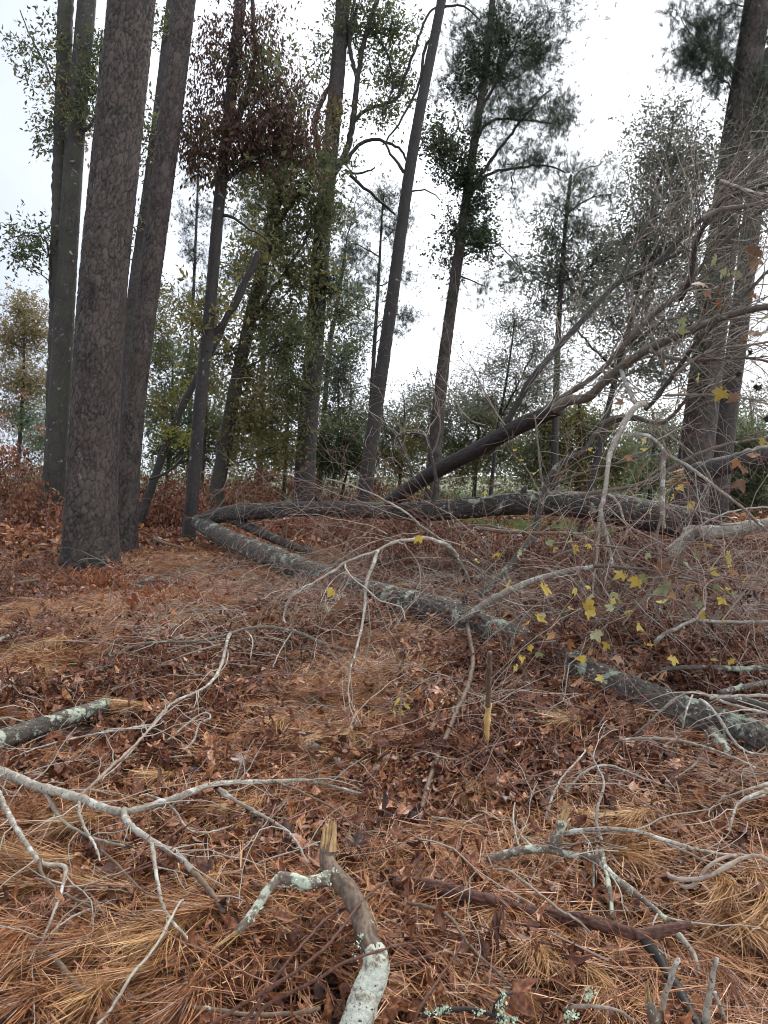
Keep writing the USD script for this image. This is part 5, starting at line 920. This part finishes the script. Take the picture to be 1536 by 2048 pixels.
t = ground_branch('mint_lichen_twig', 'dark twig tufted with mint-green lichen at the bottom edge', [([(845, 2032, .05), (900, 2022, .07), (935, 2018, .08), (990, 2030, .07), (1040, 2042, .05)], 10, 8, 'dark_bark'), ([(985, 2030, .07), (1000, 1995, .1), (1025, 1985, .1)], 8, 6, 'dark_bark'), ([(1000, 2040, .06), (1010, 2070, .04)], 8, 8, 'dark_bark')], 'twig', seed=26)
part(t, 'lichen', join([lichen_tuft(G(x, y, l * 1.1 + .055), 0.012, 22) for x, y, l in [(860, 2026, .08), (880, 2024, .08), (893, 2020, .09), (958, 2024, .09), (998, 2010, .1), (1000, 2030, .09), (1012, 2040, .07), (1030, 2040, .07), (1008, 1992, .12), (1000, 2050, .07)]]), M['lichen'], smooth=False, kind='stuff')
t = ground_branch('mint_lichen_twig', 'curved grey twig with one mint-green lichen tuft at the bottom right', [([(1130, 2020, .05), (1180, 2012, .08), (1230, 2020, .08), (1270, 2045, .05)], 9, 6, 'twig'), ([(1130, 2020, .05), (1150, 1990, .09)], 6, 4, 'twig')], 'twig', seed=27)
part(t, 'lichen', join([lichen_tuft(G(x, y, l * 1.1 + .055), 0.013, 24) for x, y, l in [(1135, 2036, .06), (1148, 2030, .07), (1176, 1995, .1), (1180, 1985, .1)]]), M['lichen'], smooth=False, kind='stuff')
ground_branch('fallen_branch', 'short grey stick left of the thick pine foot', [([(-10, 1172, .06), (30, 1167, .08), (76, 1160, .06)], 9, 7, 'brown_bark')], seed=28, twigs=.6)
ground_branch('fallen_branch', 'flat grey bark-covered stick lying right of the two left pines', [([(270, 1168, .06), (310, 1160, .08), (345, 1165, .05)], 9, 6, 'limb_bark'), ([(290, 1162, .08), (325, 1150, .1), (380, 1165, .04)], 6, 3, 'limb_bark')], seed=29, twigs=1., twig_mat='twig')
ground_branch('fallen_branch', 'thin branch lying before the slim brown-leaved trunk', [([(322, 1078, .06), (350, 1092, .08), (365, 1098, .05)], 6, 4, 'brown_bark')], seed=30)
t = thing('fallen_branch', 'bowed grey branch at the base of the leaning left trunk', 'branch', P(300, 965, 15.5))
limb_of(t, 'stem', [(300, 958, 15.5), (340, 940, 15.2), (365, 915, 15), (378, 893, 14.9)], 6, 3, 'mossy_bark', 6)
ground_branch('fallen_branch', 'moss-green broken limb behind the white twigs at the right edge', [([(1420, 1395, .3), (1490, 1402, .28), (1560, 1425, .25)], 14, 16, 'log_bark'), ([(1440, 1385, .25), (1500, 1372, .2), (1560, 1362, .15)], 10, 12, 'log_bark')], seed=32, twigs=.5, twig_mat='pale_twig')
ground_branch('fallen_branch', 'dark horizontal branch at the right edge above the fallen trunk', [([(1320, 1340, .1), (1400, 1335, .13), (1480, 1338, .13), (1560, 1332, .12)], 9, 12, 'log_bark')], seed=33, twigs=.8, twig_mat='twig')
ground_branch('fallen_branch', 'slender bare branch lying diagonally in the bottom centre left', [([(575, 1600, .05), (520, 1660, .06), (470, 1720, .06)], 3, 3, 'twig'), ([(200, 1700, .06), (245, 1740, .08), (300, 1790, .08), (330, 1800, .05)], 5, 4, D_)], seed=34, twigs=.6, twig_mat='red_twig')
# two slips of yellow split wood
for k, (x0, y0, x1, y1, w, lab) in enumerate([(804, 1690, 809, 1728, 9, 'small yellow wood splinter standing in the litter, right of the forked branch'), (814, 1723, 852, 1727, 10, 'small yellow wood splinter lying flat, right of the forked branch')]):
    a, b = G(x0, y0, .05), G(x1, y1, .03); t = thing('wood_splinter', lab, 'splinter', b)
    part(t, 'sliver', tube(np.array([a, (a + b) / 2 + [0, 0, .006], b]), np.array([.2, 1, .5]) * w / 2 * b[1] / F, 4, tone=.9), M['yellow_wood'])
# pine cones
def cone_mesh(r, L=.085, R=.026):
    ms = [tube(np.array([[0, 0, 0], [L * .5, 0, 0], [L * .95, 0, 0]]), [R * .5, R * .6, R * .25], 8, tone=.1)]
    for k in range(84):
        u = (k + .5) / 84; a = k * 2.39996; rr = R * (math.sin(math.pi * min(u * .9 + .1, 1)) ** .6)
        d = np.array([.55 + .3 * u, math.cos(a) * .9, math.sin(a) * .9])
        v = np.array([(0, -.006, 0), (0, .006, 0), (.014, .0085, .001), (.018, 0, .003), (.014, -.0085, .001), (.014, .0085, -.003), (.014, -.0085, -.003)])
        f = np.array([(0, 1, 2), (0, 2, 4), (2, 3, 4), (2, 5, 3), (5, 6, 3), (6, 4, 3), (1, 5, 2), (0, 4, 6)])
        ms.append(moved((v, f, np.full(7, r.uniform(.2, 1))), align(d, math.pi / 2 - a + math.pi), np.array([u * L * .92, math.cos(a) * rr * .45, math.sin(a) * rr * .45])))
    return join(ms)
for (px, py, rz, lab) in [(452, 1628, .4, 'pine cone lying among needles under the long whitish branch'), (700, 1664, .3, 'pine cone beside the upper tip of the forked branch'), (430, 1640, -.3, 'pine cone half under twigs, left of the other cones'), (1462, 2050, .9, 'pine cone at the bottom right corner'), (615, 1404, .7, 'pine cone out in the needles of the middle ground')]:
    t = thing('pine_cone', lab, 'pine cone', G(px, py, .045), rz)
    part(t, 'scales', cone_mesh(r), M['cone'], local=False)
# big tufts of needles, each one that can be told apart
defs = []
FANS = [(120, 1740, 3.7, 1.25), (60, 1660, 3.9, 1.2), (170, 1650, 4.2, 1.0), (40, 1790, 3.5, 1.3), (60, 1880, 3.9, 1.3), (30, 1950, 4.1, 1.2), (190, 1890, 4.0, 1.1), (70, 2010, 4.4, 1.2), (210, 1990, 4.6, 1.), (320, 1950, 4.5, 1.1), (350, 1880, 4.4, 1.1), (280, 1870, 4.2, 1.), (430, 1760, 4.6, .9), (420, 1830, 4.0, 1.), (240, 1790, 3.6, 1.), (390, 1990, 4.5, 1.),
        (950, 1580, 4.6, 1.15), (930, 1600, 4.8, 1.), (830, 1480, 3.9, 1.1), (1150, 1450, 3.6, 1.15), (1110, 1460, 4.3, 1.), (1280, 1640, 3.9, 1.1), (1240, 1670, 4.9, 1.), (1230, 1720, 5.6, 1.1), (1440, 1780, 4.7, 1.3), (1500, 1760, 4.6, 1.3), (1480, 1860, 5.1, 1.1), (1420, 1950, 5.0, 1.2), (1530, 1800, 4.6, 1.2), (1040, 1800, 4.7, 1.1), (1110, 1850, 5.0, 1.1), (1000, 1840, 4.4, .9), (1180, 1960, 5.1, 1.), (1080, 1910, 4.7, .9), (870, 1770, 4.5, .9),
        (560, 1450, 4.4, 1.2), (540, 1470, 4.0, 1.1), (590, 1480, 4.8, 1.), (700, 1470, 4.8, .9), (640, 1370, 4.9, .9), (650, 1390, 3.2, .9), (740, 1385, 4.8, .9), (780, 1350, 3.6, .9), (280, 1420, 4.4, 1.1), (430, 1250, 3.4, 1.), (385, 1255, 4.2, 1.), (120, 1285, 4.6, 1.1), (500, 1620, 4.5, 1.), (800, 1260, 5., 1.), (1170, 1640, 4.6, .9), (1370, 1590, 5., 1.), (640, 1590, 4.7, .9), (490, 1290, 4.6, 1.), (850, 1330, 4.4, 1.), (330, 1560, 3.9, .9)]
fr = np.random.default_rng(77)
for k in range(5):
    x = thing('needle_tuft', None, None); part(x, 'needles', needle_fan(fr, 165, .23, [.22, .3, .4, .26, .5][k]), M['pale_needles' if k in (0, 2, 3) else 'needles'], smooth=False, local=False); defs.append(x)
MARKS = [('the long whitish branch', 330, 1600), ('the grey left-edge branch', 80, 1720), ('the dark crooked corner branch', 240, 1996), ('the big forked branch', 690, 1780), ('the side arm of the forked branch', 500, 1830), ('the crooked lichened branch', 1180, 1710), ('the red pine limb', 1000, 1810), ('the broken red limb end', 1330, 1860), ('the curly twigs', 1420, 1745), ('the bleached sticks', 1390, 1960), ('the splintered stake', 976, 1450), ('the hanging brown stick', 850, 1590), ('the fallen trunk', 1200, 1400), ('the arching grey branch', 520, 1265), ('the yellow-leaved sprig', 800, 1410), ('the lichened log', 150, 1430), ('the silvery stick', 310, 1890), ('the hanging white branch', 710, 1340), ('the thick pine', 190, 1160)]
ORD = ['', 'second ', 'third ', 'fourth ', 'fifth ', 'sixth ', 'seventh ', 'eighth ']
seen = {}; order = sorted(range(len(FANS)), key=lambda k: min(math.hypot(FANS[k][0] - m[1], (FANS[k][1] - m[2]) * 1.5) for m in MARKS)); labels = {}
for k in order:
    px, py = FANS[k][:2]; m = min(MARKS, key=lambda m: math.hypot(px - m[1], (py - m[2]) * 1.5)); dx, dy = px - m[1], (py - m[2]) * 1.5
    rel = ('right of ' if dx > 0 else 'left of ') if abs(dx) > abs(dy) else ('in front of ' if dy > 0 else 'behind ')
    n_ = seen.get((m[0], rel), 0); seen[(m[0], rel)] = n_ + 1
    labels[k] = f'fan of dry pine needles, {ORD[n_]}nearest {rel}{m[0]}'
for k, (px, py, a, s) in enumerate(FANS):
    s *= .88; lab, grp = labels[k], 'tufts of dry pine needles on the ground'
    loc = G(px, py, .07)
    if k < 5:
        place(defs[k], loc, a, s * .95, (a + 1.57, -.22)); tag(defs[k], lab, 'needle tuft', grp)
    else:
        copy_of(defs[int(fr.integers(0, 5))], 'needle_tuft', lab, 'needle tuft', loc, a + fr.normal(0, .15), grp, s * fr.uniform(.85, 1.05), (a + 1.57, fr.normal(-.15, .12)))
# fine twigs lying everywhere
tdefs = []
for k in range(7):
    ls = []; grow(fr, [-.25, 0, .0], [1, 0, .04], fr.uniform(.4, .75), fr.uniform(.0032, .006), 1, ls, droop=.01, kink=.13, nseg=9, kids=(1, 4))
    x = thing('thin_twig', None, None); part(x, 'stem', tubes(ls, 5, fr), M[['twig', 'pale_twig', 'red_twig', 'twig', 'pale_twig', 'brown_bark', 'red_twig'][k]], local=False); tdefs.append(x)
tp = scatter(298, 1.7, 9.0, lambda x, y: np.clip(1.2 - y / 11, .1, 1), fr, .56)
for k, q in enumerate(tp):
    v = k if k < 7 else int(fr.integers(0, 7)); hue = ['grey-brown', 'pale', 'reddish', 'grey-brown', 'pale', 'brown', 'reddish'][v]
    lab, grp = f'thin bare {hue} twig lying loose on the leaf litter', f'thin {hue} twigs scattered on the forest floor'
    loc = q + [0, 0, fr.uniform(.05, .1)]; a = fr.uniform(0, 6.28); s = fr.uniform(.7, 1.4); tl = (fr.uniform(0, 6.28), fr.normal(0, .14))
    if k < 7: place(tdefs[k], loc, a, s, tl); tag(tdefs[k], lab, 'twig', grp)
    else: copy_of(tdefs[v], 'thin_twig', lab, 'twig', loc, a, grp, s, tl)

# ------------------------------------------------------------ withered brush
def brush(label, px, py, rx, h, n, kind='dry', twigs=14, mat='twig', seed=0, name='withered_branch', back=1.0, lift=0.0):
    """broken leafy branches lying or standing in a heap: arching twigs with hanging withered leaves"""
    r = np.random.default_rng(5000 + seed); c = G(px, py); R = rx * c[1] / F
    t = thing(name, label, 'withered branch', c); lines, pos, qs = [], [], []
    tall = c[1] > 13
    if tall: n = int(n * 1.7)
    for k in range(twigs):
        a = r.uniform(0, 6.28); p = c + np.array([math.cos(a) * R * r.uniform(0, .8), math.sin(a) * R * back * r.uniform(0, .8), lift])
        p[2] = height(p[0], p[1]) + lift * r.uniform(.3, 1)
        grow(r, p, [math.cos(a) * .8, math.sin(a) * .5, r.uniform(.6, 1.7) if tall else r.uniform(.05, .2 + 1.6 * h)], h * r.uniform(.5, 1.3) if tall else (h + R * .8) * r.uniform(.4, .95), .006 + .002 * h, 1, lines, droop=.07 if tall else .12, kink=.18, nseg=6, kids=(1, 3))
    allp = np.vstack([l[0][1:] for l in lines])
    k = r.integers(0, len(allp), n); pos = allp[k] + r.normal(0, .04 + .03 * R, (n, 3)); 
    pos[:, 2] = np.maximum(pos[:, 2], height(pos[:, 0], pos[:, 1]) + .05)
    part(t, 'twigs', tubes(lines, 3, r), M[mat], kind='stuff')
    if tall: baked(t, 'withered_leaves', SP[kind], pos, quats(n, r, .4), r.uniform(1.1, 1.8, n), r)
    else: instancer(t, 'withered_leaves', SP[kind], pos, quats(n, r, .4), r.uniform(.75, 1.25, n), r=r)
    return t
BR = [('heap of red-brown leafy branches at the left edge behind the pines', 40, 1042, 70, 2.2, 170, 'drybig', 26), ('tall dark red leafy branch standing at far left by the twin trunk', 55, 1030, 60, 3.0, 200, 'drybig', 22), ('red-brown brush between the twin trunk and the thick pine', 112, 1055, 34, 1.3, 90, 'drybig', 14),
      ('brown brush heap behind the second left pine', 310, 1045, 50, 1.7, 150, 'drybig', 24), ('brown brush heap just left of the slim brown-leaved trunk', 345, 1058, 36, 1.3, 120, 'drybig', 18), ('brown brush heap right behind the slim brown-leaved trunk', 440, 1030, 50, 1.6, 150, 'drybig', 22), ('dry brown brush behind the raised stem at its left part', 540, 1018, 60, 1.7, 150, 'drybig', 24), ('dry brush behind the raised stem near the centre pine', 690, 1012, 70, 1.4, 120, 'drybig', 22),
      ('rust-coloured drooping leafy branch left of the forked hardwood', 590, 1000, 34, 2.7, 110, 'rustdry', 16), ('low brown brush behind the crossing of the raised and leaning stems', 830, 1012, 70, 1.3, 120, 'drybig', 22), ('brown brush under the raised stem, left of the grass glade', 860, 1085, 70, .55, 150, 'dry', 24), ('bushy red-brown branch heap between the two stems of the V', 640, 1085, 70, .75, 260, 'dry', 28), ('red-brown leafy heap in the inner angle of the V', 520, 1062, 40, .5, 90, 'dry', 14),
      ('compact dark red tuft of withered leaves behind the lying trunk', 800, 1155, 60, .72, 320, 'dry', 26), ('withered brush behind the lying trunk below the grass glade', 960, 1150, 80, .75, 330, 'dry', 30), ('tangled red-brown brush right of the glade', 1120, 1150, 80, .8, 360, 'dry', 44), ('dense brown brush under the hanging pale branches', 1230, 1190, 90, .78, 390, 'dry', 46), ('brown brush heap under the broken dark stem end', 1340, 1150, 90, .8, 370, 'dry', 44), ('red-brown brush at the right edge under the pale limb', 1470, 1140, 90, .8, 350, 'dry', 42),
      ('brown brush beside the lying trunk where yellow leaves hang', 1215, 1255, 80, .42, 240, 'dry', 26), ('dark brown brush right of the lying trunk near white sticks', 1380, 1290, 90, .55, 280, 'dry', 30), ('dark leaf heap at the right edge above the trunk end', 1490, 1310, 70, .45, 160, 'dry', 22),
      ('red-brown drooping leaves in front of the lying trunk, left part', 540, 1205, 60, .16, 140, 'dry', 18), ('dark red leafy sprigs in front of the lying trunk, middle', 660, 1255, 60, .2, 150, 'dry', 18), ('dark leafy sprigs before the lying trunk, under the pale forked branch', 600, 1285, 50, .16, 90, 'dry', 12), ('withered leaf sprigs hanging before the trunk by the splintered stake', 970, 1340, 44, .3, 110, 'dry', 18), ('dark brown leaf heap around the splintered stake', 1000, 1490, 80, .24, 170, 'dry', 20), ('dark withered leaves under the lying trunk, right of the stake', 1110, 1430, 60, .1, 70, 'dry', 14),
      ('dark brown leaves hanging between stake and forked foreground branches', 930, 1540, 60, .16, 80, 'dry', 14), ('dark brown leaf clump below the trunk at right', 1180, 1530, 80, .09, 90, 'dry', 14), ('dark leaf clump in the shadow of the trunk end', 1350, 1570, 70, .08, 80, 'dry', 14),
      ('dark hollow heap of wet leaves in the left middle ground', 420, 1480, 70, .2, 150, 'dry', 16), ('dark red leaf sprigs left of the arching grey branch', 190, 1420, 70, .24, 110, 'dry', 14), ('red-brown leafy sprigs between thick pine and lichened log', 130, 1290, 70, .26, 120, 'dry', 16), ('rusty leaf sprigs right of the thick pine foot', 330, 1230, 60, .26, 90, 'rustdry', 14), ('red leaf sprigs under the arching grey branch', 480, 1310, 60, .24, 110, 'dry', 14), ('dark leaf sprigs over the arching branch fork', 330, 1370, 60, .26, 110, 'dry', 12),
      ('rusty drooping leaves at the foot of the thick pine', 190, 1180, 44, .35, 60, 'rustdry', 12), ('leaves piled around the foot of the second left pine', 252, 1120, 40, .2, 60, 'dry', 10), ('leaves piled at the foot of the slim brown-leaved trunk', 380, 1082, 34, .25, 60, 'dry', 10), ('withered sprigs drooping over the lying trunk at its middle', 1020, 1335, 36, .38, 120, 'dry', 14), ('brown sprigs half covering the lying trunk under the pale forked branch', 705, 1195, 40, .4, 110, 'dry', 14), ('dark leaves behind the thick end of the lying trunk, under the dark horizontal branch', 1385, 1362, 60, .16, 150, 'dry', 14), ('brown leaves at the right edge just behind the thick trunk end', 1480, 1385, 56, .16, 110, 'dry', 12), ('dark leaf sprigs above the lichened log', 90, 1395, 50, .2, 70, 'dry', 10), ('brown leaf sprigs behind the fork of the arching branch', 250, 1345, 50, .2, 70, 'dry', 10), ('dark leaf clump right of the small crooked white twig', 500, 1420, 44, .2, 60, 'dry', 9), ('brown leaf clump between arching branch and lying trunk', 570, 1335, 50, .2, 80, 'dry', 10), ('red-brown leaf sprigs left of the brown hanging stick', 840, 1410, 50, .2, 70, 'dry', 10), ('brown leaf sprigs where the brown hanging stick leaves the trunk', 860, 1310, 50, .22, 80, 'dry', 10),
       ('dark leaf clump above the long whitish branch', 300, 1530, 54, .16, 60, 'dry', 9), ('dark leaves behind the tip of the long whitish branch', 560, 1530, 50, .15, 50, 'dry', 8), ('dark leaves right of the splintered fork tip', 760, 1660, 44, .13, 40, 'dry', 7), ('dark leaf clump left of the lichened branch', 960, 1650, 50, .15, 50, 'dry', 8), ('dark leaves beneath the arc of the lichened branch', 1270, 1720, 50, .13, 44, 'dry', 7), ('dark leaf clump at right edge below the white twig spray', 1490, 1680, 50, .15, 50, 'dry', 8), ('dark leaves left of the forked branch base', 600, 1950, 54, .12, 40, 'dry', 7), ('dark leaves between the forked branch and the long whitish branch', 480, 1740, 50, .12, 36, 'dry', 7),
       ('brown leafy sprigs at the left edge before the thick pine', 50, 1200, 60, .25, 80, 'dry', 14), ('wilted dark leaves on the whitish branch at lower left', 350, 1690, 40, .14, 22, 'dry', 6), ('wilted dark leaves beside the red pine limb', 880, 1790, 50, .16, 34, 'dry', 8), ('wilted dark leaves in the bottom centre right', 1060, 1960, 60, .16, 40, 'dry', 8), ('wilted dark leaves at the bottom left of the red pine limb', 860, 1900, 50, .14, 30, 'dry', 8)]
for k, b in enumerate(BR): brush(*b, seed=k, mat=['twig', 'red_twig', 'pale_twig'][k % 3])
# small yellow-leaved sprig in the litter
t = thing('yellow_sprig', 'little upright sprig of yellow leaves in the centre of the floor', 'sprig', G(795, 1440))
limb_of(t, 'stem', [(800, 1440, 3.95), (803, 1400, 3.95), (806, 1365, 3.95)], 4, 2, 'twig', 5, .02, .001, r)
for (px, py) in [(806, 1372), (812, 1385), (800, 1395), (790, 1402), (808, 1405), (797, 1415), (786, 1420)]:
    m = oval_leaf(r, .06, .35, .8, .4, 4); d = [r.normal(0, .6), r.normal(0, .5), -1]
    part(t, 'leaf', moved(m, align(d, r.uniform(0, 6.28)), P(px, py, 3.95)), M['yellow_leaf'], smooth=False)
